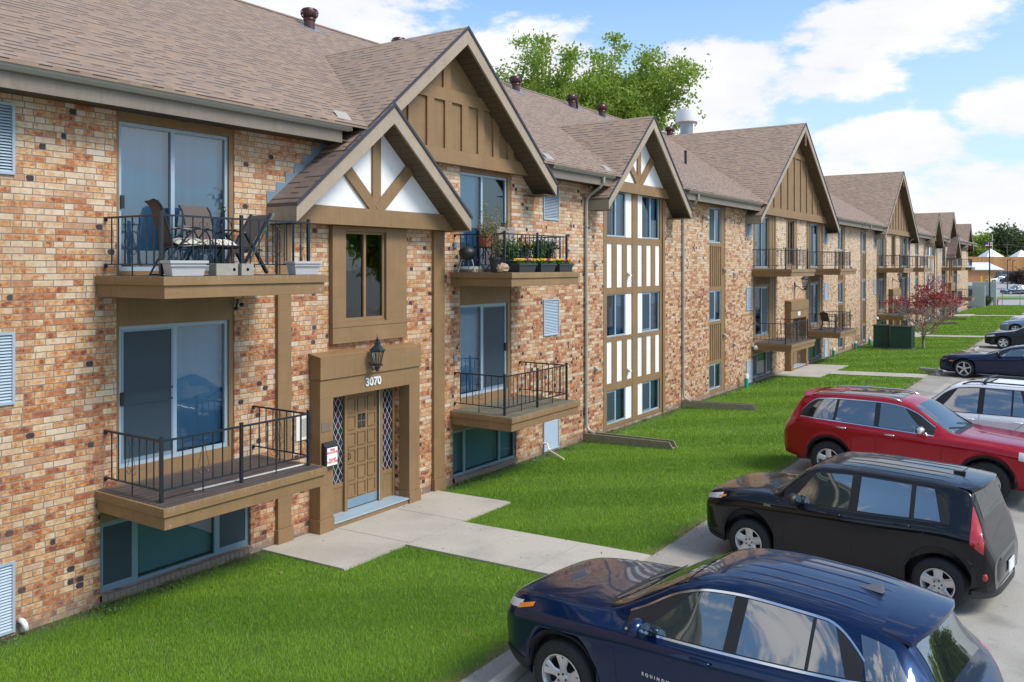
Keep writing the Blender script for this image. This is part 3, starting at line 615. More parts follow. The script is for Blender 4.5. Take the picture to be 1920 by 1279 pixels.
def timber_bay(s0, s1):
    P = [s0, s0+.20, s0+1.75, s0+2.10, s1-.28, s1]
    m = MB(); m.box(P[0], P[1], -.01, .12, .13, 6.68); m.box(P[2], P[3], -.012, .12, .13, 6.68); m.box(P[4], P[5], -.01, .12, .13, 6.68); m.box(P[5]-.14, P[5]+.02, -.05, -.011, .13, 6.6)
    for a, b in ((.13, .23), (1.15, 1.35), (2.50, 2.62), (3.80, 3.98), (5.20, 5.39), (6.66, 6.685)):
        for x0, x1 in ((P[1], P[2]), (P[3], P[4])): m.box(x0, x1, -.006, .12, a, b)
    m.build('timber_frame', MAT['brown_trim'], B)
    for hi, (x0, x1) in enumerate(((P[1], P[2]), (P[3], P[4]))):
        for z0, z1 in ((1.35, 2.50), (3.98, 5.20)):
            w = MB(); w.box(x0, x1, .02, .05, z0, z1); w.build('white_panel', MAT['white_panel'], B)
            b = MB(); d = (x1-x0)/5
            for i in (1, 3): b.box(x0+d*i+.01, x0+d*(i+1)-.01, -.004, .019, z0, z1)
            b.build('batten', MAT['brown_trim'], B)
        for i, (z0, z1) in enumerate(((.23, 1.15), (2.62, 3.80), (5.39, 6.66))):
            wx0, wx1 = (x0, x1-.37) if hi == 0 else (x0+.34, x1)
            w = MB(); (w.box(wx1, x1, .02, .05, z0, z1) if hi == 0 else w.box(x0, wx0, .02, .05, z0, z1)); w.build('white_panel', MAT['white_panel'], B)
            glazing('window', wx0+.003, wx1-.003, z0, z1, .03, [(.48, ('s', 'd' if hi == 0 else 's', 'c')[i]), (1, ('g', 'h', 'b')[i])], .035, 'alu_white')
for s in timbers: timber_bay(*s)
for s0, s1 in midwins:
    m = MB(); a, b = s0+.2, s1-.45
    m.box(s0, a, -.01, .12, 4.41, 6.68); m.box(b, s1, -.01, .12, 4.41, 6.68); m.box(a, b, -.008, .12, 4.41, 4.62); m.box(a, b, -.008, .12, 6.55, 6.68); m.build('window_surround', MAT['brown_trim'], B)
    glazing('window', a, b, 4.62, 6.55, .05, [(.5, 'd'), (1, 'b')], .05, 'brown_trim')
# stair window over each of the porch entrances
for i, s in enumerate((entr[0], entr[2])):
    c = (s[0]+s[1])/2+.1; x0, x1 = c-.96, c+.97
    if i == 0: x0, x1 = 10.47, 12.40
    c = 11.31 if i == 0 else 2*XM-11.31
    m = MB(); m.box(x0, c-.52, -.10, .12, 3.56, 5.285); m.box(c+.52, x1, -.10, .12, 3.56, 5.285); m.box(x0, x1, -.105, .005, 3.22, 3.555); m.box(c-.52, c+.52, -.097, .002, 5.20, 5.283)
    m.box(x0-.01, x1+.01, -.115, -.106, 3.50, 3.57)
    m.build('window_surround', MAT['brown_trim'], B, bevel=.004)
    m = MB(); m.box(c-.5, c+.5, -.075, .03, 3.558, 3.598); m.build('window_sill', MAT['brown_trim'], B)
    w = glazing('stair_window', c-.515, c+.515, 3.60, 5.198, -.045, [(.5, 'd'), (1, 'd')], .045, 'brown_trim', 'glass')
def vent(x0, x1, z0, z1):
    f = MB(); f.box(x0, x1, -.03, .02, z0, z0+.035); f.box(x0, x1, -.03, .02, z1-.035, z1); f.box(x0, x0+.035, -.029, .019, z0+.035, z1-.035); f.box(x1-.035, x1, -.029, .019, z0+.035, z1-.035)
    o = f.build('vent_grille', MAT['alu_white'], B); l = MB(); n = int((z1-z0-.07)/.036)
    for i in range(n):
        z = z0+.035+(z1-z0-.07)*i/n; d = (z1-z0-.07)/n
        l.quad((x0+.035, -.022, z), (x1-.035, -.022, z), (x1-.035, .004, z+d*.75), (x0+.035, .004, z+d*.75))
    l.build('louvre', MAT['vent_blue'], o, fixn=False)
    k = MB(); k.quad((x0+.03, .012, z0+.03), (x1-.03, .012, z0+.03), (x1-.03, .012, z1-.03), (x0+.03, .012, z1-.03)); k.build('backing', MAT['vent_dark'], o)
for a, b, dz in vents:
    for z0, z1 in ((.08, .95), (2.88, 3.77), (5.70, 6.58)): vent(a, b, z0, z1)
# ---- balconies
def scroll(m, P, w=.0035):
    """ornament: an A shape with curls; P(s,z) maps panel coordinates to world"""
    def curl(cx, cz, r, a0, a1, n=9): return [P(cx+r*(1-.25*i/n)*cos(a0+(a1-a0)*i/n), cz+r*(1-.25*i/n)*sin(a0+(a1-a0)*i/n)) for i in range(n+1)]
    for s in (-1, 1):
        m.tube([P(s*.01, .52), P(s*.05, .36), P(s*.085, .22)], w, 5); m.tube(curl(s*.035, .55, .032, -pi/2, -pi/2+s*4.4), w, 5)
        m.tube(curl(s*.055, .185, .045, 0 if s > 0 else pi, (0 if s > 0 else pi)-s*5.2, 12), w, 5)
def balcony(q):
    x0, x1 = q['deck']; near = x0 < 20
    for zt in (1.59, 4.45):
        f = MB(); yF = -1.55
        f.box(x0, x1, yF, yF+.04, zt-.115, zt-.004); f.box(x0, x0+.04, yF+.04, -.002, zt-.115, zt-.004); f.box(x1-.04, x1, yF+.04, -.002, zt-.115, zt-.004)
        f.box(x0+.03, x1-.03, yF+.03, yF+.07, zt-.28, zt-.116); f.box(x0+.03, x0+.07, yF+.07, -.002, zt-.28, zt-.116); f.box(x1-.07, x1-.03, yF+.07, -.002, zt-.28, zt-.116)
        b = f.build('balcony', MAT['fascia_brown'], B, bevel=.005 if near else 0)
        d = MB(); n = 11
        for i in range(n): y = -1.51+1.505*i/n; d.box(x0+.04, x1-.04, y, y+1.505/n-.006, zt-.045, zt)
        d.build('deck', MAT['deck_boards'], b)
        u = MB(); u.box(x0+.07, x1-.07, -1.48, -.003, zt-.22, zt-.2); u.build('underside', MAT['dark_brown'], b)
        r = MB(); ry = -1.27; px = [x0+.15, (x0+x1)/2+.02, x1-.12]; t0, t1 = zt+.15, zt+.775
        for x in px: r.box(x-.02, x+.02, ry-.02, ry+.02, zt, zt+.83)
        for z in (t0, t1):
            hh = .012 if z == t1 else .008
            for a, c in ((px[0]+.02, px[1]-.02), (px[1]+.02, px[2]-.02)): r.box(a, c, ry-.016, ry+.016, z-hh, z+hh)
            for x in (px[0], px[2]): r.box(x-.016, x+.016, ry+.02, -.003, z-hh, z+hh)
        for x in (px[0], px[2]):
            for z in (t0, t1): r.box(x-.02, x+.02, -.03, -.002, z-.045, z+.01)
        def bal(P, n, mid):
            for i in range(1, n):
                if True:
                    a = P(i/n, 0); lo = t0+.008 if i != mid else zt+.004
                    r.box(a[0]-.0065, a[0]+.0065, a[1]-.0065, a[1]+.0065, lo, t1-.012)
        nf = max(8, int(round((px[1]-px[0])/.148))); nf += nf % 2
        bal(lambda s, z: (px[0]+(px[1]-px[0])*s, ry), nf, nf//2); bal(lambda s, z: (px[1]+(px[2]-px[1])*s, ry), nf, nf//2)
        for x in (px[0], px[2]): bal(lambda s, z: (x, ry*(1-s)), 8, 4)
        if x0 < 60:
            for c in ((px[0]+px[1])/2, (px[1]+px[2])/2): scroll(r, lambda s, z: (c+s, ry-.012, t0-.02+z))
            for x in (px[0], px[2]): scroll(r, lambda s, z: (x-.012, ry/2+s, t0-.02+z))
        r.build('railing', MAT['black_iron'], b)
for q in bays: balcony(q)
# ---- entrances
def stained():
    t = NT('stained_glass'); P = t.pos(); x, y, z = t.xyz(P); a = t.math('ADD', t.math('MULTIPLY', x, 8.6), t.math('MULTIPLY', z, 4.9)); b = t.math('SUBTRACT', t.math('MULTIPLY', x, 8.6), t.math('MULTIPLY', z, 4.9))
    fa = t.math('ABSOLUTE', t.math('SUBTRACT', t.math('FRACT', a), .5)); fb = t.math('ABSOLUTE', t.math('SUBTRACT', t.math('FRACT', b), .5)); ln = t.math('GREATER_THAN', t.math('MAXIMUM', fa, fb), .455)
    r = t.white(t.math('FLOOR', a), t.math('FLOOR', b), 0.0); c = t.ramp(r, [(0, (.02, .015, .03)), (.3, (.06, .015, .02)), (.5, (.015, .04, .02)), (.7, (.05, .02, .05)), (.85, (.03, .03, .06))], 'CONSTANT')
    t.set(t.mix(ln, c, (.40, .46, .50)), t.mrange(ln, 0, 1, .12, .5)); MAT['stained_glass'] = t.m
stained()
def entrance(s, kind):
    x0, x1 = s; c = (x0+x1)/2; f = -.26; ht = 2.33 if kind == 'A' else 2.3
    m = MB(); m.box(x0+.03, x0+.33, f, -.003, .30, ht); m.box(x1-.33, x1-.03, f, -.003, .30, ht); m.box(x0+.01, x0+.345, f-.02, -.003, .04, .299); m.box(x1-.345, x1-.01, f-.02, -.003, .04, .299)
    m.box(x0+.03, x1-.03, f, -.003, ht, 2.655); m.box(x0+.015, x1-.015, f-.028, -.003, 2.656, 3.03); m.prism([(f-.028, 3.031), (f-.028, 3.045), (-.003, 3.10), (-.003, 3.031)], 'x', x0+.0, x1-.0)
    sur = m.build('entrance_surround', MAT['brown_trim'], B, bevel=.006)
    y = .12
    m = MB(); m.box(x0+.331, x1-.331, f+.02, y+.05, .02, .155); m.build('step', MAT['brown_trim'], sur); m = MB(); m.box(x0+.332, x1-.332, f+.0, y+.05, .156, .185); m.build('threshold', MAT['alu_white'], sur)
    L, R = x0+.34, x1-.34; dl, dr = L+.66, R-.46
    if kind != 'A': dl, dr = L+.3, L+1.22
    m = MB(); m.box(L, L+.05, y-.02, y+.05, .186, ht-.004); m.box(R-.06, R, y-.02, y+.05, .186, ht-.004); m.box(dl-.075, dl-.005, y-.05, y+.05, .186, ht-.004); m.box(dr+.005, dr+.09, y-.05, y+.05, .186, ht-.004)
    for a, b in ((L+.05, dl-.075), (dr+.09, R-.06)):
        m.box(a, b, y, y+.04, .186, .66); m.box(a, b, y-.012, y-.001, .64, .72); m.box(a, b, y-.012, y+.04, ht-.09, ht-.004); m.box(a+.05, b-.05, y-.01, y-.001, .25, .56)
    m.build('door_frame', MAT['brown_trim'], sur)
    for a, b in ((L+.05, dl-.075), (dr+.09, R-.06)):
        g = MB(); g.quad((a, y+.005, .72), (b, y+.005, .72), (b, y+.005, ht-.09), (a, y+.005, ht-.09)); g.build('sidelight', MAT['stained_glass'], sur)
    d = MB(); d.box(dl, dr, y, y+.04, .20, ht-.03); door = d.build('entrance_door', MAT['brown_trim'], B)
    p = MB(); w = (dr-dl); cw = w/3.25; 
    for i in range(3):
        for j in range(6):
            a = dl+w*.04+i*cw*1.02; z0 = .40+j*(ht-.50)/6; hh = (ht-.50)/6-.05
            if i == 1 and j in (4,):
                continue
            # raised moulding frame round each panel
            for (u0, u1, v0, v1) in ((a, a+cw-.04, z0, z0+.022), (a, a+cw-.04, z0+hh-.022, z0+hh), (a, a+.022, z0+.022, z0+hh-.022), (a+cw-.062, a+cw-.04, z0+.022, z0+hh-.022)): p.box(u0, u1, y-.016, y-.0005, v0, v1)
    p.build('door_panel', MAT['brown_panel'], door)
    a = dl+w*.04+cw*1.02; z0 = .40+4*(ht-.50)/6; g = MB()
    for i in range(2):
        for j in range(2): g.box(a+.01+i*(cw-.04)/2, a+(i+1)*(cw-.04)/2-.01, y-.008, y-.001, z0+j*.135, z0+.12+j*.135)
    g.build('door_light', MAT['lens_dark'], door)
    g = MB(); g.box(dl+.02, dr-.02, y-.006, y-.0005, .21, .37); g.build('kick_plate', MAT['alu'], door)
    g = MB(); g.box(dl+.03, dl+.07, y-.01, y, 1.08, 1.28); g.tube([(dl+.05, y-.01, 1.2), (dl+.05, y-.06, 1.2), (dl+.05, y-.065, 1.12), (dl+.05, y-.01, 1.10)], .009, 6); g.build('handle', MAT['black_plastic'], door)
    g = MB(); g.box(dr-.012, dr+.003, y-.056, y-.0505, .2, ht-.03); g.build('weather_strip', MAT['alu_white'], door)
    return sur
sur0 = entrance((10.0, 12.62), 'A'); entrance((36.9, 39.6), 'C'); entrance(entr[2], 'C'); entrance(entr[3], 'C')
tx = text_mesh('house_number', '3070', .20, MAT['white_metal'], B, .006, .006); tx.location = (11.30, -.272, 2.50); tx.rotation_euler = (pi/2, 0, 0)
for x in (38.2, 2*XM-38.2):
    m = MB(); m.box(x-.28, x+.1, -.274, -.262, 2.40, 2.58); m.build('number_plate', MAT['white_metal'], B)
def lantern(x, z, y, s=1.0, arm=.16):
    m = MB(); m.lathe([(.10*s, -.12*s), (.105*s, -.10*s), (.10*s, -.095*s)], (x, y, z), 6); 
    for j in range(6):
        a = 2*pi*j/6+.0; m.tube([(x+.055*s*cos(a), y+.055*s*sin(a), z-.13*s), (x+.115*s*cos(a), y+.115*s*sin(a), z+.13*s)], .008*s, 5)
        m.tube([(x+.12*s*cos(a), y+.12*s*sin(a), z+.13*s), (x+.15*s*cos(a), y+.15*s*sin(a), z+.19*s)], [.012*s, .003*s], 5)
    m.v = [v for v in m.v]
    m.lathe([(.06*s, -.14*s), (.03*s, -.19*s), (.035*s, -.21*s), (.0*s, -.24*s)], (x, y, z), 8)
    m.lathe([(.13*s, .13*s), (.135*s, .15*s), (.10*s, .20*s), (.05*s, .25*s), (.05*s, .29*s), (.02*s, .31*s), (.03*s, .34*s), (.012*s, .37*s), (0, .44*s)], (x, y, z), 6)
    ww = -.262 if y < -.3 and z < 3.2 and x < 20 else -.004
    m.tube([(x, y, z-.17*s), (x-.01, y+.10*s, z-.20*s), (x-.02, (y+ww)/2+.05*s, z-.10*s), (x-.02, ww, z-.07*s)], .014*s, 6); m.box(x-.05*s, x+.03*s, ww-.02, ww, z-.16*s, z+.04*s)
    o = m.build('wall_lantern', MAT['black_iron'], B); g = MB(); g.lathe([(.052*s, -.12*s), (.108*s, .125*s)], (x, y, z), 6); g.build('lamp_glass', MAT['lamp_glass'], o)
lantern(11.20, 2.93, -.46, 1.0)
for x in (38.3, 2*XM-38.3):
    lantern(x+.1, 3.80, -.45, 1.35)
# ---- downspouts, roof vents, small things fixed to the building
def downspout(x, foot=.28, sg=1):
    m = MB(); m.tube([(x+.02, -.56, 6.87), (x+.02, -.56, 6.72), (x-.0, -.46, 6.60), (x-.0, -.16, 6.42), (x, -.075, 6.30), (x, -.06, 6.1), (x, -.06, foot+.35), (x, -.075, foot+.12), (x, -.15, foot+.02), (x, -.30, foot-.03)], .042, 8)
    for z in (1.5, 3.6, 5.6): m.box(x-.055, x+.055, -.108, -.003, z, z+.03)
    m.build('downspout', MAT['gutter'], B)
for x in (19.47, 25.82, 51.25, 2*XM-19.47, 2*XM-25.82, 2*XM-32.3): downspout(x)
def turbine(x, y, s=1.0):
    z = roofz(y); m = MB(); m.lathe([(.14*s, -.12), (.14*s, .16*s), (.16*s, .17*s), (.10*s, .0)][:2], (x, y, z), 16); m.lathe([(.15*s, .16*s), (.165*s, .20*s), (.15*s, .24*s)], (x, y, z), 16)
    o = m.build('roof_vent', MAT['wind_turbine'], B, smooth=True, autosm=40); v = MB(); n = 18
    prof = [(.15, .24), (.20, .28), (.225, .34), (.225, .40), (.19, .46), (.12, .49), (0, .50)]
    v.lathe([(r*s*.80, h*s) for r, h in prof], (x, y, z), 18)
    for j in range(n):
        a = 2*pi*j/n; v.tube([(x+r*s*cos(a+.25*i), y+r*s*sin(a+.25*i), z+h*s) for i, (r, h) in enumerate(prof[:-1])], .011*s, 4)
    v.build('turbine_head', MAT['wind_turbine'], o)
    fl = MB(); fl.quad(*[(x+a, y+b, roofz(y+b)+.006) for a, b in ((-.24, -.3), (.24, -.3), (.24, .22), (-.24, .22))]); fl.build('flashing', MAT['lead'], o)
for x in (15.55, 19.05, 25.25, 29.2, 31.7, 38.6): turbine(x, 6.05)
m = MB(); zc = roofz(6.2); m.lathe([(.32, -.3), (.32, 1.35), (.34, 1.36)][:2], (41.0, 6.2, zc), 20); ch = m.build('flue', MAT['steel'], B, smooth=True, autosm=40)
m = MB(); m.lathe([(.42, 1.02), (.56, 1.06), (.56, 1.62), (.54, 1.68), (.0, 1.72)], (41.0, 6.2, zc-.10), 24); m.build('flue_cap', MAT['white_metal'], ch, smooth=True, autosm=35)
for x, y in ((29.5, 6.0), (30.9, 2.0), (52.5, 3.0), (69.5, 3.0), (68, 5.5)):
    m = MB(); m.lathe([(.05, -.05), (.05, .45), (.06, .45), (.06, .5)], (x, y, roofz(y)), 10); m.build('vent_pipe', MAT['black_plastic'], B)
# gutter end flashings where gables meet the eave
for x in (10.35, 17.0, 19.9):
    m = MB(); m.quad((x-.16, -.60, 6.985), (x+.16, -.60, 6.99), (x+.24, -.30, 7.23), (x-.06, -.30, 7.235)); m.build('splash_guard', MAT['gutter'], B)
# wall vents / hoods on brick and white panels
def hood(x, z, mat='white_metal', y=-.003):
    m = MB(); m.prism([(y, z+.06), (y-.11, z-.02), (y-.11, z-.06), (y, z-.06)], 'x', x-.06, x+.06); m.build('vent_hood', MAT[mat], B)
for x, z in ((22.0, 4.35), (22.0, 1.62)): hood(x, z, 'white_metal', .018)
for x, z in ((20.05, 4.62), (20.05, 1.85), (29.6, 4.45), (29.6, 2.1), (30.6, 4.3), (30.6, 1.7), (18.6, 5.0), (49, 4.5), (49, 1.9)): hood(x, z, 'gutter')
for x, z in ((27.6, 6.2),):
    m = MB(); m.box(x-.05, x+.05, -.1, -.003, z, z+.09); m.ball((x, -.17, z), .08); m.build('spotlight', MAT['gutter'], B)
for x in (32.62, 54.9):
    m = MB(); m.box(x-.04, x+.04, -.1, -.003, 1.45, 1.6); m.ball((x+.02, -.16, 1.42), .1); m.build('spotlight', MAT['white_metal'], B)
m = MB(); m.box(9.72, 9.98, -.028, -.003, 1.66, 2.06); o = m.build('wall_register', MAT['pvc'], B); m = MB()
for i in range(14): m.box(9.80, 9.95, -.034, -.0285, 1.72+i*.022, 1.732+i*.022)
m.build('louvre', MAT['gutter'], o)
for x, z in ((14.02, 2.60), (14.02, 4.95)):
    m = MB(); m.box(x-.06, x+.05, -.03, -.003, z, z+.12); m.build('outlet_box', MAT['alu'], B)
m = MB(); m.tube([(8.55, -.02, 4.05), (8.5, -.08, 4.02), (8.46, -.1, 3.96)], .018, 6); m.ball((8.44, -.12, 3.93), .035); m.ball((8.56, -.1, 3.98), .035); m.build('flood_light', MAT['black_iron'], B)
m = MB(); m.tube([(17.45, .0, .30), (17.45, -.12, .30), (17.44, -.15, .25), (17.4, -.2, .17), (17.0, -.85, .11)], .022, 8); m.build('drain_pipe', MAT['pvc'], B)
m = MB(); m.tube([(5.30, .0, .20), (5.30, -.09, .20), (5.31, -.12, .17), (5.32, -.13, .09)], .034, 10); m.build('drain_elbow', MAT['pvc'], B, smooth=True)
# ------------------------------------------------------------ ground
def gz(y): return .03+.15*min(1, max(0, (-y)/5.4)) if y < 0 else .03
def surfaces():
    m = MB(); ys = [400, 30, 0, -.8, -1.6, -2.4, -3.2, -4, -4.8, -5.47]
    m.grid([[(x, y, z) for y in (-700, -61, 700)] for x, z in ((-80, -.06), (134.9, -.06), (158, .06), (196, 1.1), (260, 1.5), (1600, 3))])
    tag(m.build('ground', MAT['far_asphalt']), kind='structure')
    m = MB(); xs = [-20, 0, 10, 20, 30, 40, 60, 80, 100, 112]; yy = [0.2, -.8, -1.6, -2.4, -3.2, -4, -4.8, -5.47]
    m.grid([[(x, y, gz(y) if True else 0) for x in xs] for y in yy]); m.grid([[(x, y, max(gz(y), .137)) for x in (101, 112)] for y in (30, .2)]); tag(m.build('lawn', MAT['lawn_soil']), kind='structure')
    m = MB(); m.quad((-20, -5.46, .190), (116, -5.46, .190), (116, -6.35, .192), (-20, -6.35, .192)); tag(m.build('pavement', MAT['kerb_concrete']), kind='structure')
    m = MB(); m.quad((-20, -6.34, .186), (135, -6.34, .186), (135, -60, .186), (-20, -60, .186)); tag(m.build('parking_lot', MAT['asphalt']), kind='structure')
surfaces()
def walk(name, poly, z0=.0, joints=()):
    m = MB(); n = len(poly); zt = lambda p: gz(p[1])+.035
    m.add([(p[0], p[1], zt(p)) for p in poly]+[(p[0], p[1], zt(p)-.12) for p in poly], [tuple(range(n))]+[(i, (i+1) % n, n+(i+1) % n, n+i) for i in range(n)])
    o = tag(m.build(name, MAT['concrete']), kind='structure')
    return o
def slabs(x0, x1, y0, y1, nx, ny, gap=.012):
    for i in range(nx):
        for j in range(ny):
            a, b = x0+(x1-x0)*i/nx, x0+(x1-x0)*(i+1)/nx; c, d = y0+(y1-y0)*j/ny, y0+(y1-y0)*(j+1)/ny; yield (a+gap/2, c-gap/2*(1 if y1 < y0 else -1)), (b-gap/2, d+gap/2*(1 if y1 < y0 else -1))
def walkway(x0, x1, wx0, wx1, yend=-5.46, yb=-1.87):
    m = MB()
    def slab(a, b, c, d):
        if c > d: c, d = d, c
        m.add([(a, c, gz(c)+.035), (b, c, gz(c)+.035), (b, d, gz(d)+.035), (a, d, gz(d)+.035), (a, c, gz(c)-.1), (b, c, gz(c)-.1), (b, d, gz(d)-.1), (a, d, gz(d)-.1)], [(0, 1, 2, 3), (0, 4, 5, 1), (1, 5, 6, 2), (2, 6, 7, 3), (3, 7, 4, 0)])
    for p, q in slabs(x0, x1, -.02, yb, 3, 1): slab(p[0], q[0], q[1], p[1])
    for p, q in slabs(wx0, wx1, yb, yend, 1, 3): slab(p[0], q[0], q[1], p[1])
    tag(m.build('walkway', MAT['concrete']), kind='structure')
walkway(9.0, 13.35, 10.35, 11.85); walkway(35.2, 40.2, 36.6, 37.9); walkway(2*XM-40.0, 2*XM-35.3, 2*XM-39.3, 2*XM-38.0); walkway(2*XM-13.3, 2*XM-9.1, 2*XM-12.4, 2*XM-11.0)
# ------------------------------------------------------------ trees and grass
def leaf_quads(centres, size, var=.35, flat=.0, seed=1):
    r = np.random.default_rng(seed); n = len(centres)
    a = r.normal(size=(n, 3)); a /= np.linalg.norm(a, axis=1)[:, None]; b = r.normal(size=(n, 3)); b[:, 2] += flat; b -= (a*b).sum(1)[:, None]*a; b /= np.linalg.norm(b, axis=1)[:, None]
    s = size*(1+var*r.uniform(-1, 1, n))[:, None]; a = a*s; b = b*s*.62; c = np.asarray(centres)
    return np.stack([c-a, c-b*.9+a*.1, c+a, c+b*.9+a*.1], 1).reshape(-1, 3)
def branch_skeleton(base, height, spread, seed, levels=4, trunk_r=.25, lean=.35, nchild=(4, 3, 3, 3), first=.28, up=.5):
    R = random.Random(seed); segs = []; tips = []
    def grow(p, d, L, r, lev):
        n = 4; pts = [Vector(p)]; rad = [r]; q = Vector(p); dd = Vector(d).normalized()
        for i in range(n):
            dd = (dd+Vector((R.uniform(-1, 1), R.uniform(-1, 1), R.uniform(-.4, .8)))*.16).normalized(); q = q+dd*L/n; pts.append(q.copy()); rad.append(r*(1-.5*(i+1)/n))
        segs.append((pts, rad, lev))
        if lev >= levels: tips.append((q, dd)); return
        k = nchild[min(lev, len(nchild)-1)]
        for i in range(k):
            f = R.uniform(first if lev == 0 else .35, 1) if i else 1.0; j = min(n, max(1, int(round(f*n)))); o = pts[j]; ang = 2*pi*i/k+R.uniform(-.6, .6)
            side = Vector((cos(ang), sin(ang), 0)); nd = (dd*(.75 if i == 0 else .42)+side*spread*R.uniform(.6, 1.15)+Vector((0, 0, up*R.uniform(.5, 1.1)))).normalized()
            grow(o, nd, L*R.uniform(.58, .78), rad[j]*.7, lev+1)
    grow(Vector(base), Vector((lean*.2, 0, 1)), height*.34, trunk_r, 0)
    return segs, tips
def tree(name, label, loc, height, spread, seed, leafmat_, leafsize, perclump, clump, bark='bark', levels=4, trunk_r=.25, group=None, cat='tree', nchild=(5, 4, 3, 3), first=.45, up=.5, sub=1.0, keep=1.0, twig=True, sx=1.0, barklev=9, zcut=0, rmin=.006):
    root = empty(name, label, cat, loc, 0, group)
    segs, tips = branch_skeleton((0, 0, 0), height, spread, seed, levels, trunk_r, nchild=nchild, first=first, up=up)
    zmax = max(t[0].z for t in tips); k = height*.96/zmax
    m = MB()
    for pts, rad, lev in segs:
        if lev <= barklev: m.tube([p*k for p in pts], [max(rmin, q*k) for q in rad], 6 if lev < 3 else 4, cap=False)
    m.build('trunk', MAT[bark], root, smooth=True, fixn=False)
    r = np.random.default_rng(seed); C = []
    for (q, d) in tips:
        if r.random() > keep: continue
        if q.z < zcut*zmax and r.random() < .85: continue
        n = int(perclump*r.uniform(.5, 1.5)); g = r.normal(size=(n, 3))*clump*np.array([1, 1, .6])*r.uniform(.7, 1.3); C.append(np.array(q*k)+g)
    for pts, rad, lev in segs:                                    # foliage along the outer branches too
        if lev >= levels-1 and r.random() < keep:
            for p in pts[1:-1]:
                n = int(perclump*.35*sub); C.append(np.array(p*k)+r.normal(size=(n, 3))*clump*.7)
    C = np.concatenate(C); npmesh('crown', leaf_quads(C, leafsize, seed=seed), 4, MAT[leafmat_], root)
    return root
tree('broadleaf_tree', 'large green broadleaf tree rising behind the roof ridge left of the white flue', (60.4, 20.0, 0), 23.8, .66, 3, 'leaf_green', .14, 115, .48, levels=4, trunk_r=.42, nchild=(7, 4, 4, 3), first=.5, up=.50)
tree('red_maple', 'small red-leaved tree with bare twigs beside the green utility cabinets', (50.7, -3.35, gz(-3.35)), 4.1, .95, 21, 'leaf_red', .055, 15, .15, 'bark_grey', levels=4, trunk_r=.06, nchild=(6, 4, 5, 4), first=.05, up=.30, keep=.75, sub=.0, zcut=.60, rmin=.009)
# grass blades
def grass():
    V = []; r = np.random.default_rng(5)
    def block(x0, x1, dens, hgt, w, y0=-5.5, y1=-.02):
        n = int((x1-x0)*(y1-y0)*dens); x = r.uniform(x0, x1, n); y = r.uniform(y0, y1, n)
        y = np.where(y < -5.3, y+r.normal(size=n)*.05, y)
        ok = np.ones(n, bool)
        for (a, b, c, d) in PAVED: e_ = .035*r.random(n); ok &= ~((x > a+e_) & (x < b-e_) & (y > c+e_*(c > -5)) & (y < d-e_*(d < -.1)))
        # bare soil near the wall
        bare = (y > -.45) & (r.random(n) < .72); ok &= ~bare; thin = (y < -5.2) & (r.random(n) < .5); ok &= ~thin
        x, y = x[ok], y[ok]; n = len(x); z = .03+.15*np.clip(-y/5.4, 0, 1)
        lf = .5+.5*np.sin(x*1.9+2*np.sin(y*1.3))*np.sin(y*2.3+1.5*np.sin(x*.9)); h = hgt*r.uniform(.45, 1.3, n)*(.88+.24*lf); a = r.uniform(0, 2*pi, n); l = r.normal(size=(n, 2))*hgt*.45+np.array([.25, .1])*hgt
        p0 = np.stack([x-np.cos(a)*w, y-np.sin(a)*w, z-.004], 1); p1 = np.stack([x+np.cos(a)*w, y+np.sin(a)*w, z-.004], 1); p2 = np.stack([x+l[:, 0], y+l[:, 1], z+h], 1)
        V.append(np.stack([p0, p1, p2], 1).reshape(-1, 3))
    block(3, 8.5, 4200, .042, .0035); block(8.5, 13.5, 3400, .042, .0042); block(13.5, 20, 2300, .045, .0055); block(20, 32, 1100, .05, .009); block(32, 60, 420, .055, .016); block(60, 112, 160, .06, .03)
    tag(npmesh('grass', np.concatenate(V), 3, MAT['grass_blades']), 'short mown green grass of the lawn strip', kind='stuff')
PAVED = [(9.0, 13.35, -1.87, 0), (10.35, 11.85, -5.6, -1.87), (35.2, 40.2, -1.87, 0), (36.6, 37.9, -5.6, -1.87), (58.8, 63.5, -1.87, 0), (59.5, 60.8, -5.6, -1.87), (85.5, 89.7, -1.87, 0), (86.4, 87.8, -5.6, -1.87)]
grass()

def weeds():
    r = np.random.default_rng(9); C = []
    for i in range(70):
        x, y = r.uniform(3.5, 31), -abs(r.normal())*.16-.06
        if 8.8 < x < 13.5: continue
        C.append(np.array([x, y, gz(y)+.03])+r.normal(size=(int(r.uniform(10, 45)), 3))*np.array([.09, .06, .018]))
    tag(npmesh('weeds', leaf_quads(np.concatenate(C), .022, seed=4), 4, MAT['leaf_plant']), 'low leafy weeds growing along the foot of the brick wall', kind='stuff')
    C = np.stack([r.uniform(3, 34, 420), r.uniform(-5.4, -.1, 420), np.zeros(420)], 1); C[:, 2] = .03+.15*np.clip(-C[:, 1]/5.4, 0, 1)+.035
    tag(npmesh('fallen_leaves', leaf_quads(C, .022, seed=5), 4, MAT['leaf_dry']), 'scattered dry leaves lying on the lawn', kind='stuff')
weeds()
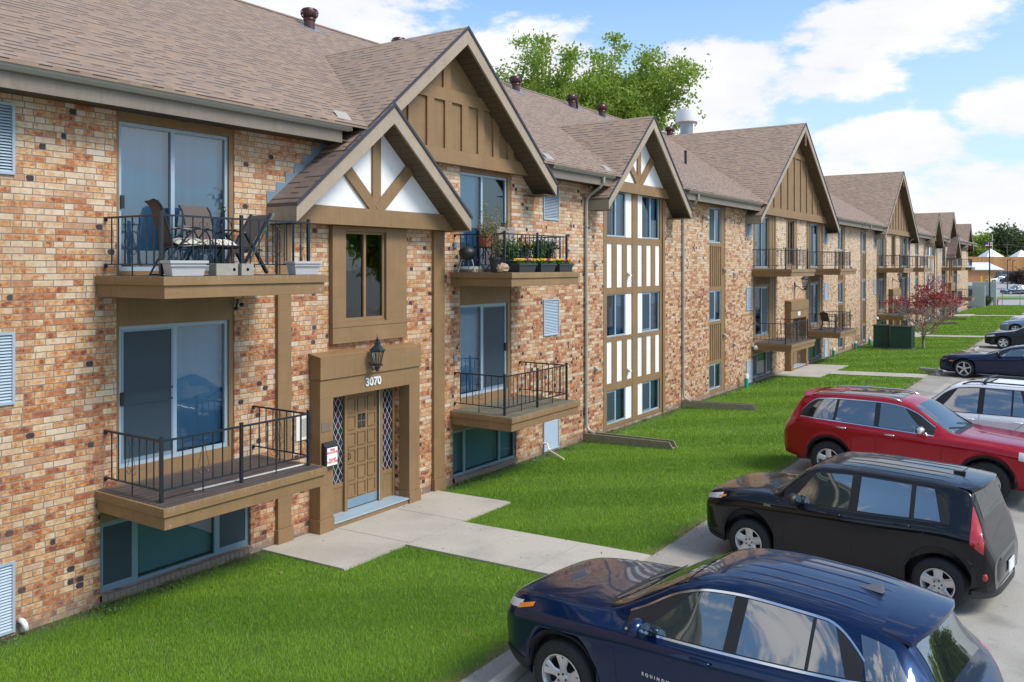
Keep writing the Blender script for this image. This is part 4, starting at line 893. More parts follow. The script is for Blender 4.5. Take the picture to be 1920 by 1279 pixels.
# ------------------------------------------------------------ cars: local x = rearwards from the nose, y = across, z = up
def interp(tab, x):
    if x <= tab[0][0]: return tab[0][1]
    for (a, p), (b, q) in zip(tab[:-1], tab[1:]):
        if x <= b: return p+(q-p)*(x-a)/(b-a)
    return tab[-1][1]
def smooth(tab, n=220):
    """monotone cubic through the points"""
    X = np.array([t[0] for t in tab], float); Y = np.array([t[1] for t in tab], float); h = np.diff(X); d = np.diff(Y)/h; m = np.zeros(len(X))
    m[0] = d[0]; m[-1] = d[-1]
    for i in range(1, len(X)-1): m[i] = 0 if d[i-1]*d[i] <= 0 else 2*d[i-1]*d[i]/(d[i-1]+d[i])*(1.0)
    def f(x):
        x = min(max(x, X[0]), X[-1]); i = min(int(np.searchsorted(X, x, 'right'))-1, len(h)-1); i = max(i, 0); t = (x-X[i])/h[i]
        return float(Y[i]*(1+2*t)*(1-t)**2+m[i]*h[i]*t*(1-t)**2+Y[i+1]*t*t*(3-2*t)+m[i+1]*h[i]*t*t*(t-1))
    return f
def chaikin(P, it=2):
    for _ in range(it):
        Q = [P[0]]
        for a, b in zip(P[:-1], P[1:]): Q += [(a[0]*.75+b[0]*.25, a[1]*.75+b[1]*.25), (a[0]*.25+b[0]*.75, a[1]*.25+b[1]*.75)]
        Q.append(P[-1]); P = Q
    return P
class Car:
    def __init__(s, name, label, cat, spec, paintm, hub, near_y, tilt, flip, group):
        """hub: world (x, y) of the near front hub; flip False: nose towards the building"""
        s.S = S = spec; s.P = MAT[paintm]; s.hw = smooth(S['hw']); s.zb = smooth(S['belt']); s.zt = smooth(S['top']); s.ze = smooth(S['edge']); s.we = smooth(S['we']); s.zs0 = interp
        th = radians(-90-tilt) if not flip else radians(90-tilt)
        L = S['L']; fx = S['axle'][0]; ny = near_y*(S['W']/2-.06)
        R = Matrix.Rotation(th, 3, 'Z'); p = Vector((hub[0], hub[1], 0))-R@Vector((fx, ny, 0))
        s.root = empty(name, label, cat, (p.x, p.y, .19), th, group); s.build()
    def key(s, x):
        S = s.S; hw = s.hw(x); zb = s.zb(x); zt = s.zt(x); ze = s.ze(x); we = min(s.we(x), hw-.03); zs = interp(S['sill'], x)
        for ax in S['axle']:
            R = S['arch']; d = abs(x-ax)
            if d <= R+1e-6: zs = max(zs, S['tr']-.01+sqrt(max(0, R*R-d*d)))
        zt = max(zt, ze+.003); zb = min(zb, ze-.012); z1 = min(zs+.10, zb-.16); zm = min(max((interp(S['sill'], x)+zb)/2, zs+.05), zb-.09)
        z1 = max(z1, zs+.01); zm = max(zm, z1+.01)
        tuck = S.get('tuck', .05)
        return [(hw-tuck-.03, zs), (hw-tuck*.5, z1), (hw-.014, zm), (hw, max(zb-.14, zm+.005)), (hw-.006, max(zb-.09, zm+.01)), (hw-.03, max(zb-.03, zm+.02)), (hw-.055, zb), (we+.012, ze-.01), (we-.02, ze+(zt-ze)*.35), (we*.80, ze+(zt-ze)*.78), (we*.4, ze+(zt-ze)*.965), (0, zt)]
    def sec(s, x): return chaikin(s.key(x), 2)
    def side(s, x, z):
        P = s.sec(x)
        for a, b in zip(P[:-1], P[1:]):
            if a[1] <= z <= b[1]: return a[0]+(b[0]-a[0])*((z-a[1])/max(1e-6, b[1]-a[1]))
        return P[0][0] if z < P[0][1] else P[-1][0]
    def topz(s, x, y):
        P = s.sec(x); y = abs(y)
        for a, b in zip(P[::-1][:-1], P[::-1][1:]):
            if a[0] <= y <= b[0]: return a[1]+(b[1]-a[1])*((y-a[0])/max(1e-6, b[0]-a[0]))
        return P[len(P)//2][1]
    def sidepatch(s, name, mat, xs, lo, hi, off=.004, sg=(-1, 1), n=8, parent=None, thick=False):
        out = None
        for g in sg:
            m = MB(); rows = []
            for x in xs:
                a, b = lo(x), hi(x); rows.append([(x, g*(s.side(x, a+(b-a)*j/n)+off), a+(b-a)*j/n) for j in range(n+1)])
            m.grid(rows)
            if thick:
                m.grid([[r[0], (r[0][0], r[0][1]-g*(off+.02), r[0][2])] for r in rows]); m.grid([[r[-1], (r[-1][0], r[-1][1]-g*(off+.02), r[-1][2])] for r in rows])
            out = m.build(name, mat, parent or s.root, smooth=True)
        return out
    def toppatch(s, name, mat, xs, wf, off=.004, n=14, parent=None, ys=None):
        m = MB()
        rows = []
        for x in xs:
            w = wf(x); rows.append([(x+s.S.get('nx', lambda q: 0)(x)*off, w*(2*j/n-1), s.topz(x, w*(2*j/n-1))+off) for j in range(n+1)])
        m.grid(rows); return m.build(name, mat, parent or s.root, smooth=True)
    def seam(s, pts, w=.007, both=True, mat='black_plastic', off=.003):
        out = []
        for g in (-1, 1):
            m = MB(); rows = []
            for i, (x, z) in enumerate(pts):
                a = pts[max(0, i-1)]; b = pts[min(len(pts)-1, i+1)]; dx, dz = b[0]-a[0], b[1]-a[1]; l = sqrt(dx*dx+dz*dz) or 1; nx, nz = -dz/l*w/2, dx/l*w/2
                rows.append([(x+nx, g*(s.side(x+nx, z+nz)+off), z+nz), (x-nx, g*(s.side(x-nx, z-nz)+off), z-nz)])
            m.grid(rows); out.append(m)
        return out
    def wheel(s, x, y, parent=None):
        S = s.S; r = S['tr']; g = 1 if y > 0 else -1; w = .115
        e = bpy.data.objects.new('wheel', None); COL.objects.link(e); e.parent = s.root; e.location = (x, y, r); e.empty_display_size = .2
        t = MB(); rr = S['rim']; yo = 0
        prof = [(rr, -w*2), (r-.03, -w*2), (r, -w*1.7), (r, -w*.35), (r-.012, -w*.12), (r-.045, 0.0), (rr+.025, .004), (rr, -.012)]
        t.lathe([(a, g*b) for a, b in prof], (0, 0, 0), 40, 'y', False); 
        t.v = t.v; o = t.build('tyre', MAT['rubber'], e, smooth=True, autosm=50)
        q = MB(); q.lathe([(rr+.002, g*.002), (rr-.012, g*.004), (rr-.03, -g*.03), (rr-.035, -g*.10)], (0, 0, 0), 36, 'y'); q.f = [f for f in q.f if len(f) == 4]; q.m = q.m[:len(q.f)]
        ns = S.get('spokes', 5); tw = S.get('twin', 0)
        for i in range(ns):
            for off in ((-tw, tw) if tw else (0,)):
                a = 2*pi*i/ns+.3; a2 = a+off; hw_ = S.get('spw', .045)
                pr = [(.04, hw_*1.25, -.035), (.5*rr, hw_*.8, -.016), (rr-.012, hw_*1.0, -.004)]
                rows = []
                for (rad, ww, yy) in pr:
                    aa = a+(a2-a)*min(1, rad/rr*1.1); c, sn = cos(aa), sin(aa); rows.append([(rad*c-ww*sn*k, g*(yy-(.012 if abs(k) > .9 else 0)), rad*sn+ww*c*k) for k in (-1, -.6, .6, 1)])
                q.grid(rows)
        q.lathe([(.075, -g*.05), (.068, -g*.018), (.03, -g*.010), (0, -g*.008)], (0, 0, 0), 16, 'y')
        q.build('rim', MAT['rim'], e, smooth=True, autosm=35)
        d = MB(); d.lathe([(rr-.02, -g*.075), (0, -g*.075)], (0, 0, 0), 24, 'y'); d.lathe([(.13, -g*.06), (0, -g*.06)], (0, 0, 0), 20, 'y')
        for i in range(5): a = 2*pi*i/5; d.lathe([(.012, -g*.05), (.012, -g*.006), (0, -g*.004)], (.048*cos(a), 0, .048*sin(a)), 6, 'y')
        d.build('hub', MAT['rim_dark'], e)
    def build(s):
        S = s.S; L = S['L']; xs = set(np.round(np.linspace(0, L, int(L/.07)), 3)); xs |= {0, .015, .04, .08, .13, L, L-.015, L-.04, L-.08, L-.12}
        for ax in S['axle']:
            R = S['arch']
            xs = {x for x in xs if abs(abs(x-ax)-R) > .02}
            for k in range(0, 21): xs.add(round(ax-R*cos(pi*k/20), 4))
            xs |= {round(ax-R-.0015, 4), round(ax+R+.0015, 4)}
        xs |= set(S.get('extra', ())); xs = sorted(xs); rows = []
        for x in xs:
            P = s.sec(x); rows.append([(x, -y, z) for y, z in P]+[(x, y, z) for y, z in P[::-1][1:]])
        m = MB(); m.grid(rows); n = len(rows[0])
        m.add(rows[0], [tuple(range(n))]); m.add(rows[-1], [tuple(range(n))[::-1]])
        body = m.build('body', s.P, s.root, smooth=True, autosm=38); s.body = body
        u = MB(); hwm = S['W']/2; u.box(.25, L-.25, -hwm+.30, hwm-.30, interp(S['sill'], L/2)-.02, .62)
        a0, a1 = S['axle'][0]+S['arch'], S['axle'][1]-S['arch']; u.box(a0+.01, a1-.01, -hwm+.12, hwm-.12, interp(S['sill'], L/2)-.01, interp(S['sill'], L/2)+.05)
        u.build('underbody_light_block', MAT['rim_dark'], s.root)  # dark box added under the body to block light through the wheel wells
        for ax in S['axle']:
            for g in (-1, 1): s.wheel(ax, g*(S['W']/2-.035))
        if S.get('flare'):
            for ax in S['axle']:
                for g in (-1, 1):
                    f = MB(); R = S['arch']; rows = []
                    for k in range(25):
                        a = pi*k/24; rows.append([(ax-(R-.004)*cos(a), g*(s.side(ax-(R+.01)*cos(a), max(S['tr']+(R+.01)*sin(a), .2))-.05), S['tr']-.01+(R-.004)*sin(a)), (ax-R*cos(a), g*(s.side(ax-(R+.01)*cos(a), S['tr']+(R+.01)*sin(a))+.008), S['tr']-.01+(R-.002)*sin(a)), (ax-(R+.055)*cos(a), g*(s.side(ax-(R+.055)*cos(a), S['tr']+(R+.055)*sin(a))+.006), S['tr']-.01+(R+.055)*sin(a))])
                    f.grid(rows); f.build('arch_trim', MAT['black_plastic'], s.root, smooth=True)
        if S.get('cladding'):
            for a, b in ((S['axle'][0]+S['arch']+.03, S['axle'][1]-S['arch']-.03), (.10, S['axle'][0]-S['arch']-.02), (S['axle'][1]+S['arch']+.02, L-.10)):
                xx = np.linspace(a, b, 24); s.sidepatch('sill_trim', MAT['black_plastic'], xx, lambda x: interp(S['sill'], x)+.0, lambda x: interp(S['sill'], x)+S['cladding'], .006, n=4)
        # glass
        xw0, xw1 = S['ws']; g = S['g']
        s.toppatch('windshield', MAT['car_glass'], np.linspace(xw0, xw1, 16), lambda x: s.we(x)-.055, .005)
        if 'rg' in S:
            a, b = S['rg']; s.toppatch('rear_window', MAT['car_glass'], np.linspace(a, b, 12), lambda x: s.we(x)-S.get('rgi', .09), .006)
        for i, (x0, x1, fr, rr_) in enumerate(g):
            # fr / rr_: slant of the front and rear edge (x shift from belt to roof)
            for sg in (-1, 1):
                m = MB(); rows = []; N = 8; K = 20
                for k in range(K+1):
                    row = []
                    for j in range(N+1):
                        v = j/N; xa = x0+fr*v; xb = x1+rr_*v; x = xa+(xb-xa)*k/K; a = s.zb(x)+.035; b = max(s.ze(x)-.036, a+.004); z = a+(b-a)*v; row.append((x, sg*(s.side(x, z)+.004), z))
                    rows.append(row)
                m.grid(rows); m.build('side_window', MAT['car_glass' if i or S.get('tint') else 'car_glass_clear'], s.root, smooth=True)
        # window surround: one dark band behind all the side glass
        x0, x1 = S['dlo']; xx = np.linspace(x0, x1, 60)
        s.sidepatch('window_trim', MAT['black_plastic'], xx, lambda x: min(s.zb(x)+.02, s.ze(x)-.03), lambda x: max(s.ze(x)-.016-S.get('dlr', 0)*max(0, (x-x1+.35)/.35)**2*(s.ze(x)-s.zb(x)-.1), s.zb(x)+.024), .002)
        if S.get('chrome'):
            s.sidepatch('chrome_strip', MAT['chrome'], xx, lambda x: s.zb(x)+.008, lambda x: s.zb(x)+.026, .006, n=1)
            top = lambda x: max(s.ze(x)-.016-S.get('dlr', 0)*max(0, (x-x1+.35)/.35)**2*(s.ze(x)-s.zb(x)-.1), s.zb(x)+.030)
            s.sidepatch('chrome_strip', MAT['chrome'], xx, lambda x: top(x)-.012, lambda x: top(x)+.006, .006, n=1)
        for pts in S.get('seams', ()):
            # resample
            q = []
            for (a, b), (c, d) in zip(pts[:-1], pts[1:]):
                for k in range(8): q.append((a+(c-a)*k/8, b+(d-b)*k/8))
            q.append(pts[-1])
            for m in s.seam(q): m.build('door_gap', MAT['rim_dark'], s.root)
        for (x, z) in S.get('handles', ()):
            for sg in (-1, 1):
                y = s.side(x, z); m = MB(); m.tube([(x-.10, sg*(y+.004), z), (x-.08, sg*(y+.03), z+.002), (x+.08, sg*(y+.032), z+.004), (x+.10, sg*(y+.004), z+.004)], [.010, .015, .015, .010], 8)
                m.build('door_handle', MAT[S.get('hmat', '')] if S.get('hmat') else s.P, s.root, smooth=True)
        if 'mirror' in S:
            x, z = S['mirror']
            for sg in (-1, 1):
                y = s.side(x, z-.03); m = MB(); m.ball((x-.02, sg*(y+.14), z+.05), (.075, .12, .085), 14, 10); m.tube([(x, sg*(y-.02), z-.01), (x-.01, sg*(y+.09), z+.01)], .028, 8)
                o = m.build('wing_mirror', MAT[S.get('mmat', '')] if S.get('mmat') else s.P, s.root, smooth=True)
                m = MB(); m.lathe([(.062, 0), (0, 0)], (x+.052, sg*(y+.14), z+.05), 16, 'y'); m.v = [((x+.052), sg*(y+.14)+(a-(x+.052))*1.5, z+.05+(c-z-.05)*1.05) for a, b_, c in m.v]; m.build('mirror_glass', MAT['chrome'], o)
        if 'rails' in S:
            a, b, in_ = S['rails']
            for sg in (-1, 1):
                m = MB(); xx = np.linspace(a, b, 14); m.tube([(x, sg*(s.we(x)-in_), s.topz(x, s.we(x)-in_)+(.05 if a+.1 < x < b-.1 else .01)) for x in xx], .016, 8); m.build('roof_rail', MAT[S.get('railmat', 'steel')], s.root, smooth=True)
        for xc in S.get('crossbars', ()):
            m = MB(); w = s.we(xc)-.05; z = s.topz(xc, w)+.06; m.tube([(xc, -w, z-.04), (xc, -w+.06, z+.03), (xc, 0, s.topz(xc, 0)+.07), (xc, w-.06, z+.03), (xc, w, z-.04)], [.035, .025, .02, .025, .035], 8); m.build('crossbar', MAT['black_plastic'], s.root, smooth=True)
        for (nm, mt, x0, x1, z0, z1, z2, z3) in S.get('lamps', ()):
            xx = np.linspace(x0, x1, 12); s.sidepatch(nm, MAT[mt], xx, lambda x: z0+(z2-z0)*(x-x0)/(x1-x0), lambda x: min(z1+(z3-z1)*(x-x0)/(x1-x0), s.ze(x)-.02), .007, n=5, thick=True)
        if 'grille' in S:
            z0, z1, w = S['grille']; m = MB(); m.box(-.012, -.002, -w, w, z0, z1); 
            for k in range(5): z = z0+(z1-z0)*(k+.5)/5; m.box(-.022, -.013, -w, w, z-.012, z+.004)
            m.build('grille', MAT['black_plastic'], s.root)
        if S.get('plate', 1):
            z = S.get('pz', .75); m = MB(); m.box(L+.001, L+.012, -.155, .155, z-.075, z+.075); m.build('license_plate', MAT['white_metal'], s.root)
def sedan(L=4.8, W=1.8, H=1.45, wb=2.7, fo=.92, tr=.325, **k):
    r = fo+wb; c = fo+.52
    d = dict(L=L, W=W, H=H, axle=(fo, r), tr=tr, arch=tr+.055, rim=tr*.66, sill=[(0, .26), (.5, .2), (L-.6, .2), (L, .30)],
        hw=[(0, W*.30), (.05, W*.37), (.14, W*.42), (.4, W*.468), (.9, W*.495), (L*.5, W*.5), (L-.8, W*.49), (L-.25, W*.45), (L-.08, W*.41), (L, W*.34)],
        belt=[(0, .62), (.3, .68), (1.2, .80), (L*.5, .87), (L-.6, .92), (L, .86)], top=[(0, .66), (.15, .76), (.6, .86), (c-.1, .97), (c+.0, 1.0), (c+.35, 1.18), (c+.85, H-.03), (c+1.35, H), (c+1.9, H-.03), (c+2.35, H-.14), (c+2.9, 1.06), (L-.5, 1.03), (L-.1, .98), (L, .90)],
        edge=[(0, .645), (.15, .73), (.6, .82), (c, .94), (c+.3, 1.07), (c+.8, H-.09), (c+1.35, H-.06), (c+1.9, H-.10), (c+2.35, H-.24), (c+2.85, 1.0), (L-.3, .97), (L, .88)],
        we=[(0, W*.25), (.15, W*.38), (.6, W*.42), (c, W*.43), (c+.5, W*.36), (c+.9, W*.32), (c+1.6, W*.315), (c+2.2, W*.335), (c+2.8, W*.40), (L-.15, W*.38), (L, W*.30)],
        ws=(c+.02, c+.80), rg=(c+2.12, c+2.82), g=[(c+.50, c+1.30, .38, .02), (c+1.38, c+2.2, .02, -.10)], dlo=(c+.35, c+2.55), dlr=.4,
        seams=[[(c+.28, .35), (c+.26, .9)], [(c+1.34, .3), (c+1.34, H-.12)], [(c+2.3, .55), (c+2.36, .9)]], handles=[(c+1.15, .82), (c+2.05, .84)], mirror=(c+.52, .92), spokes=5,
        lamps=[('headlight', 'lens_clear', .10, .52, .60, .70, .66, .74), ('taillight', 'lens_red', L-.30, L-.05, .72, .90, .72, .86)], grille=(.36, .52, .38), pz=.72)
    d.update(k); return d
SUV = dict(L=4.65, W=1.84, H=1.66, axle=(.90, 3.625), tr=.36, arch=.425, rim=.235, sill=[(0, .34), (.5, .24), (3.9, .24), (4.65, .38)], tuck=.06,
    hw=[(0, .60), (.04, .70), (.12, .79), (.3, .86), (.8, .91), (2.3, .92), (3.9, .90), (4.35, .84), (4.55, .77), (4.65, .66)],
    belt=[(0, .80), (.25, .90), (.9, .97), (1.6, 1.03), (2.6, 1.09), (3.6, 1.17), (4.1, 1.22), (4.65, 1.00)],
    top=[(0, .86), (.08, .96), (.3, 1.03), (.8, 1.10), (1.30, 1.15), (1.38, 1.17), (1.75, 1.38), (2.15, 1.58), (2.4, 1.635), (2.8, 1.66), (3.3, 1.65), (3.8, 1.61), (4.05, 1.57), (4.14, 1.50), (4.42, 1.18), (4.54, 1.04), (4.65, .96)],
    edge=[(0, .835), (.1, .92), (.3, .99), (.8, 1.05), (1.35, 1.10), (1.7, 1.24), (2.1, 1.46), (2.4, 1.545), (2.8, 1.575), (3.3, 1.565), (3.8, 1.52), (4.05, 1.46), (4.14, 1.40), (4.42, 1.13), (4.65, .94)],
    we=[(0, .48), (.12, .66), (.4, .74), (1.2, .78), (1.6, .73), (2.1, .645), (2.5, .62), (3.2, .615), (3.9, .60), (4.25, .58), (4.4, .64), (4.55, .66), (4.65, .56)],
    ws=(1.36, 2.12), rg=(4.15, 4.43), g=[(1.72, 2.60, .50, .02), (2.72, 3.30, .02, .0), (3.33, 3.62, .0, -.14), (3.80, 4.26, -.10, -.20)], dlo=(1.62, 3.74), dlr=.7, chrome=1, flare=1, cladding=.15,
    seams=[[(1.56, .42), (1.52, 1.02)], [(2.66, .40), (2.66, 1.50)], [(3.10, .42), (3.28, .72), (3.62, .98), (3.68, 1.12)]], handles=[(2.42, 1.00), (3.42, 1.06)], mirror=(1.86, 1.10), spokes=5, twin=.22, spw=.036,
    lamps=[('headlight', 'lens_clear', .10, .34, .86, .91, .90, .96), ('turn_signal', 'lens_amber', .30, .50, .885, .925, .95, .985), ('taillight', 'lens_red', 4.36, 4.58, .96, 1.16, .93, 1.06)], grille=(.45, .72, .42), pz=.80)
SOUL = dict(L=4.14, W=1.80, H=1.60, axle=(.80, 3.37), tr=.326, arch=.39, rim=.205, sill=[(0, .32), (.5, .22), (3.5, .22), (4.14, .34)], tuck=.05,
    hw=[(0, .62), (.04, .72), (.12, .80), (.3, .86), (.8, .895), (2.1, .90), (3.4, .905), (3.85, .87), (4.03, .82), (4.14, .70)],
    belt=[(0, .80), (.25, .90), (.8, .97), (1.5, 1.01), (2.6, 1.05), (3.4, 1.09), (4.14, 1.02)],
    top=[(0, .88), (.08, .96), (.3, 1.02), (.8, 1.08), (1.10, 1.10), (1.16, 1.12), (1.42, 1.36), (1.62, 1.52), (1.80, 1.59), (2.4, 1.62), (3.2, 1.61), (3.72, 1.575), (3.80, 1.54), (3.86, 1.42), (3.98, 1.10), (4.03, .88), (4.09, .80), (4.14, .72)],
    edge=[(0, .85), (.1, .92), (.3, .98), (.8, 1.035), (1.13, 1.06), (1.38, 1.24), (1.60, 1.43), (1.80, 1.515), (2.4, 1.55), (3.2, 1.54), (3.70, 1.505), (3.80, 1.46), (3.88, 1.30), (4.0, 1.02), (4.14, .70)],
    we=[(0, .50), (.12, .68), (.4, .74), (1.1, .775), (1.4, .735), (1.8, .69), (2.4, .685), (3.3, .68), (3.75, .66), (3.9, .68), (4.05, .70), (4.14, .60)],
    ws=(1.14, 1.62), rg=(3.82, 3.95), rgi=.12, g=[(1.40, 2.24, .34, .02), (2.36, 3.02, .02, .0), (3.08, 3.42, .0, -.10)], dlo=(1.32, 3.50), dlr=.8, flare=0, cladding=.07,
    seams=[[(1.34, .36), (1.30, 1.0)], [(2.29, .34), (2.29, 1.44)], [(2.86, .4), (2.98, .75), (3.22, .98), (3.30, 1.08)]], handles=[(2.06, .98), (2.95, 1.01)], mirror=(1.55, 1.06), spokes=5, spw=.062,
    lamps=[('headlight', 'lens_clear', .08, .36, .84, .90, .90, .97), ('turn_signal', 'lens_amber', .30, .42, .895, .925, .93, .955), ('taillight', 'lens_red', 3.84, 4.02, .92, 1.36, .80, 1.22)], grille=(.42, .62, .42), pz=.78, mmat='black_plastic')
JEEP = dict(L=4.82, W=1.94, H=1.76, axle=(.88, 3.80), tr=.38, arch=.46, rim=.235, sill=[(0, .40), (.5, .30), (4.1, .30), (4.82, .40)], tuck=.05,
    hw=[(0, .76), (.03, .82), (.1, .87), (.3, .93), (1.0, .965), (2.5, .97), (4.0, .96), (4.5, .90), (4.72, .83), (4.82, .74)],
    belt=[(0, .92), (.3, 1.02), (1.3, 1.10), (2.4, 1.14), (3.6, 1.18), (4.4, 1.20), (4.82, 1.0)],
    top=[(0, 1.02), (.06, 1.08), (.3, 1.12), (.9, 1.16), (1.42, 1.20), (1.5, 1.23), (1.85, 1.46), (2.2, 1.66), (2.45, 1.73), (2.9, 1.76), (3.6, 1.75), (4.2, 1.71), (4.42, 1.68), (4.48, 1.60), (4.66, 1.24), (4.74, 1.08), (4.82, .96)],
    edge=[(0, .98), (.08, 1.04), (.3, 1.08), (.9, 1.12), (1.45, 1.15), (1.8, 1.32), (2.15, 1.54), (2.45, 1.63), (2.9, 1.665), (3.6, 1.655), (4.2, 1.60), (4.42, 1.56), (4.5, 1.48), (4.7, 1.18), (4.82, .94)],
    we=[(0, .66), (.12, .74), (.4, .80), (1.4, .83), (1.8, .77), (2.2, .695), (2.6, .67), (3.5, .66), (4.2, .64), (4.42, .62), (4.6, .68), (4.82, .62)],
    ws=(1.48, 2.18), rg=(4.48, 4.66), g=[(1.88, 2.80, .48, .02), (2.90, 3.66, .02, -.02), (3.72, 4.36, -.02, -.30)], dlo=(1.78, 4.42), dlr=.85, chrome=1, flare=1,
    seams=[[(1.66, .42), (1.62, 1.1)], [(2.84, .40), (2.84, 1.58)], [(3.30, .45), (3.42, .8), (3.72, 1.05), (3.76, 1.2)]], handles=[(2.58, 1.06), (3.52, 1.09)], hmat='chrome', mirror=(2.0, 1.18), mmat='chrome', spokes=5, spw=.066, rails=(2.45, 4.25, .05), railmat='chrome',
    lamps=[('headlight', 'lens_clear', .08, .36, .84, 1.00, .88, 1.02), ('taillight', 'lens_red', 4.50, 4.76, 1.0, 1.20, .98, 1.12)], grille=(.55, .86, .40), pz=.85)
WAGON = dict(L=4.95, W=1.90, H=1.78, axle=(.95, 3.82), tr=.37, arch=.44, rim=.22, sill=[(0, .40), (.5, .32), (4.2, .32), (4.95, .42)], tuck=.04,
    hw=[(0, .72), (.04, .80), (.12, .85), (.3, .90), (1.0, .94), (2.5, .95), (4.2, .94), (4.7, .90), (4.88, .84), (4.95, .76)],
    belt=[(0, .86), (.3, .96), (1.3, 1.04), (2.4, 1.08), (3.6, 1.10), (4.5, 1.12), (4.95, 1.0)],
    top=[(0, .92), (.06, 1.0), (.3, 1.06), (.9, 1.10), (1.36, 1.13), (1.42, 1.16), (1.75, 1.42), (2.05, 1.66), (2.25, 1.74), (2.7, 1.78), (3.6, 1.78), (4.4, 1.75), (4.62, 1.72), (4.68, 1.62), (4.82, 1.24), (4.88, 1.05), (4.95, .95)],
    edge=[(0, .90), (.08, .97), (.3, 1.02), (.9, 1.06), (1.38, 1.09), (1.7, 1.28), (2.0, 1.54), (2.25, 1.65), (2.7, 1.69), (3.6, 1.69), (4.4, 1.66), (4.62, 1.62), (4.70, 1.50), (4.85, 1.15), (4.95, .93)],
    we=[(0, .62), (.12, .72), (.4, .79), (1.3, .81), (1.7, .76), (2.1, .70), (2.6, .685), (3.6, .68), (4.4, .67), (4.65, .66), (4.8, .72), (4.95, .66)],
    ws=(1.42, 2.03), rg=(4.68, 4.82), g=[(1.80, 2.64, .42, .02), (2.76, 3.30, .02, .0), (3.34, 3.62, .0, -.16), (3.80, 4.55, -.16, -.06)], dlo=(1.66, 4.62), dlr=.15, tint=1,
    seams=[[(1.60, .44), (1.56, 1.05)], [(2.69, .42), (2.69, 1.6)], [(3.2, .5), (3.4, .85), (3.66, 1.08)]], handles=[(2.5, .98), (3.45, 1.0)], mirror=(1.9, 1.12), spokes=6, spw=.04, rails=(2.3, 4.5, .06), railmat='black_plastic', crossbars=(2.75, 4.2),
    lamps=[('headlight', 'lens_clear', .08, .36, .80, .94, .84, .96), ('taillight', 'lens_red', 4.74, 4.90, .90, 1.30, .88, 1.2)], grille=(.5, .78, .42), pz=.85)
def squash(S, x0, k):
    f = lambda x: x if x <= x0 else x0+(x-x0)*k
    for key_ in ('sill', 'hw', 'belt', 'top', 'edge', 'we'): S[key_] = [(f(x), v) for x, v in S[key_]]
    S['L'] = f(S['L']); S['rg'] = tuple(f(x) for x in S['rg']); S['g'] = [(f(a), f(b), c, d) for a, b, c, d in S['g']]; S['lamps'] = [(n, m, f(a), f(b), *r) for n, m, a, b, *r in S['lamps']]
    S['f'] = f; return S
squash(SUV, 3.70, .76); squash(SOUL, 3.30, .82)
CAMARO = sedan(4.84, 1.92, 1.36, 2.85, .93, .36, rim=.265, spokes=5, spw=.035, arch=.405,
    hw=[(0, .72), (.05, .80), (.14, .86), (.4, .92), (.95, .955), (1.6, .93), (2.6, .94), (3.7, .96), (4.4, .92), (4.7, .84), (4.84, .72)],
    belt=[(0, .66), (.3, .74), (.93, .84), (1.6, .86), (2.4, .90), (3.5, .97), (4.3, .98), (4.84, .88)],
    top=[(0, .72), (.12, .80), (.5, .88), (1.2, .95), (1.72, .99), (1.8, 1.01), (2.2, 1.19), (2.6, 1.31), (3.0, 1.36), (3.4, 1.34), (3.8, 1.24), (4.2, 1.10), (4.3, 1.08), (4.7, 1.05), (4.84, .96)],
    edge=[(0, .70), (.12, .77), (.5, .85), (1.2, .91), (1.75, .95), (2.15, 1.06), (2.55, 1.21), (3.0, 1.27), (3.4, 1.25), (3.8, 1.14), (4.2, 1.03), (4.7, 1.01), (4.84, .92)],
    we=[(0, .60), (.15, .72), (.6, .80), (1.7, .80), (2.2, .72), (2.6, .64), (3.0, .61), (3.5, .61), (4.1, .72), (4.6, .76), (4.84, .66)], ws=(1.76, 2.50), rg=(3.35, 4.1),
    g=[(2.10, 3.14, .40, .0), (3.22, 3.62, .0, -.16)], dlo=(1.95, 3.72), seams=[[(1.9, .32), (1.84, .9)], [(3.22, .32), (3.26, .95)]], handles=[(3.0, .88)], mirror=(2.15, .98), grille=(.52, .66, .55), lamps=[('headlight', 'lens_dark', .06, .34, .64, .74, .68, .78), ('turn_signal', 'lens_amber', .42, .56, .62, .66, .62, .66), ('taillight', 'lens_red', 4.62, 4.80, .82, .96, .80, .92)])
GRP = 'cars parked nose or tail in along the lawn'
T = 6.5
c1 = Car('parked_suv', 'dark blue compact SUV nearest the camera with chrome window line and shark-fin aerial', 'car', SUV, 'paint_blue', (7.18, -6.70), -1, 6.5, False, GRP)
c2 = Car('parked_hatchback', 'black boxy hatchback with tall red tail lamps parked between the blue and red cars', 'car', SOUL, 'paint_black', (12.37, -6.79), -1, T, False, GRP)
c3 = Car('parked_suv', 'bright red SUV with chrome mirrors and smashed front corner, parked tail to the lawn', 'car', JEEP, 'paint_red', (17.95, -9.35), 1, T, True, GRP)
c4 = Car('parked_estate', 'silver white estate SUV with black roof crossbars behind the red SUV', 'car', WAGON, 'paint_silver', (21.7, -7.15), -1, T, False, GRP)
c5 = Car('parked_coupe', 'low dark navy muscle coupe with large five-spoke wheels nosed toward the lawn', 'car', CAMARO, 'paint_navy', (37.7, -6.75), -1, T, False, GRP)
c6 = Car('parked_saloon', 'black saloon with silver alloys, second beyond the navy coupe side', 'car', sedan(spokes=5, spw=.06), 'paint_dark', (51.9, -7.0), -1, 3, False, GRP)
c7 = Car('parked_saloon', 'light blue saloon parked beyond the black saloon', 'car', sedan(L=4.7), 'paint_lightblue', (63.3, -6.8), -1, 3, False, GRP)
c8 = Car('parked_saloon', 'white saloon half hidden behind the light blue saloon', 'car', sedan(L=4.6), 'paint_white', (69.8, -6.9), -1, 3, False, GRP)
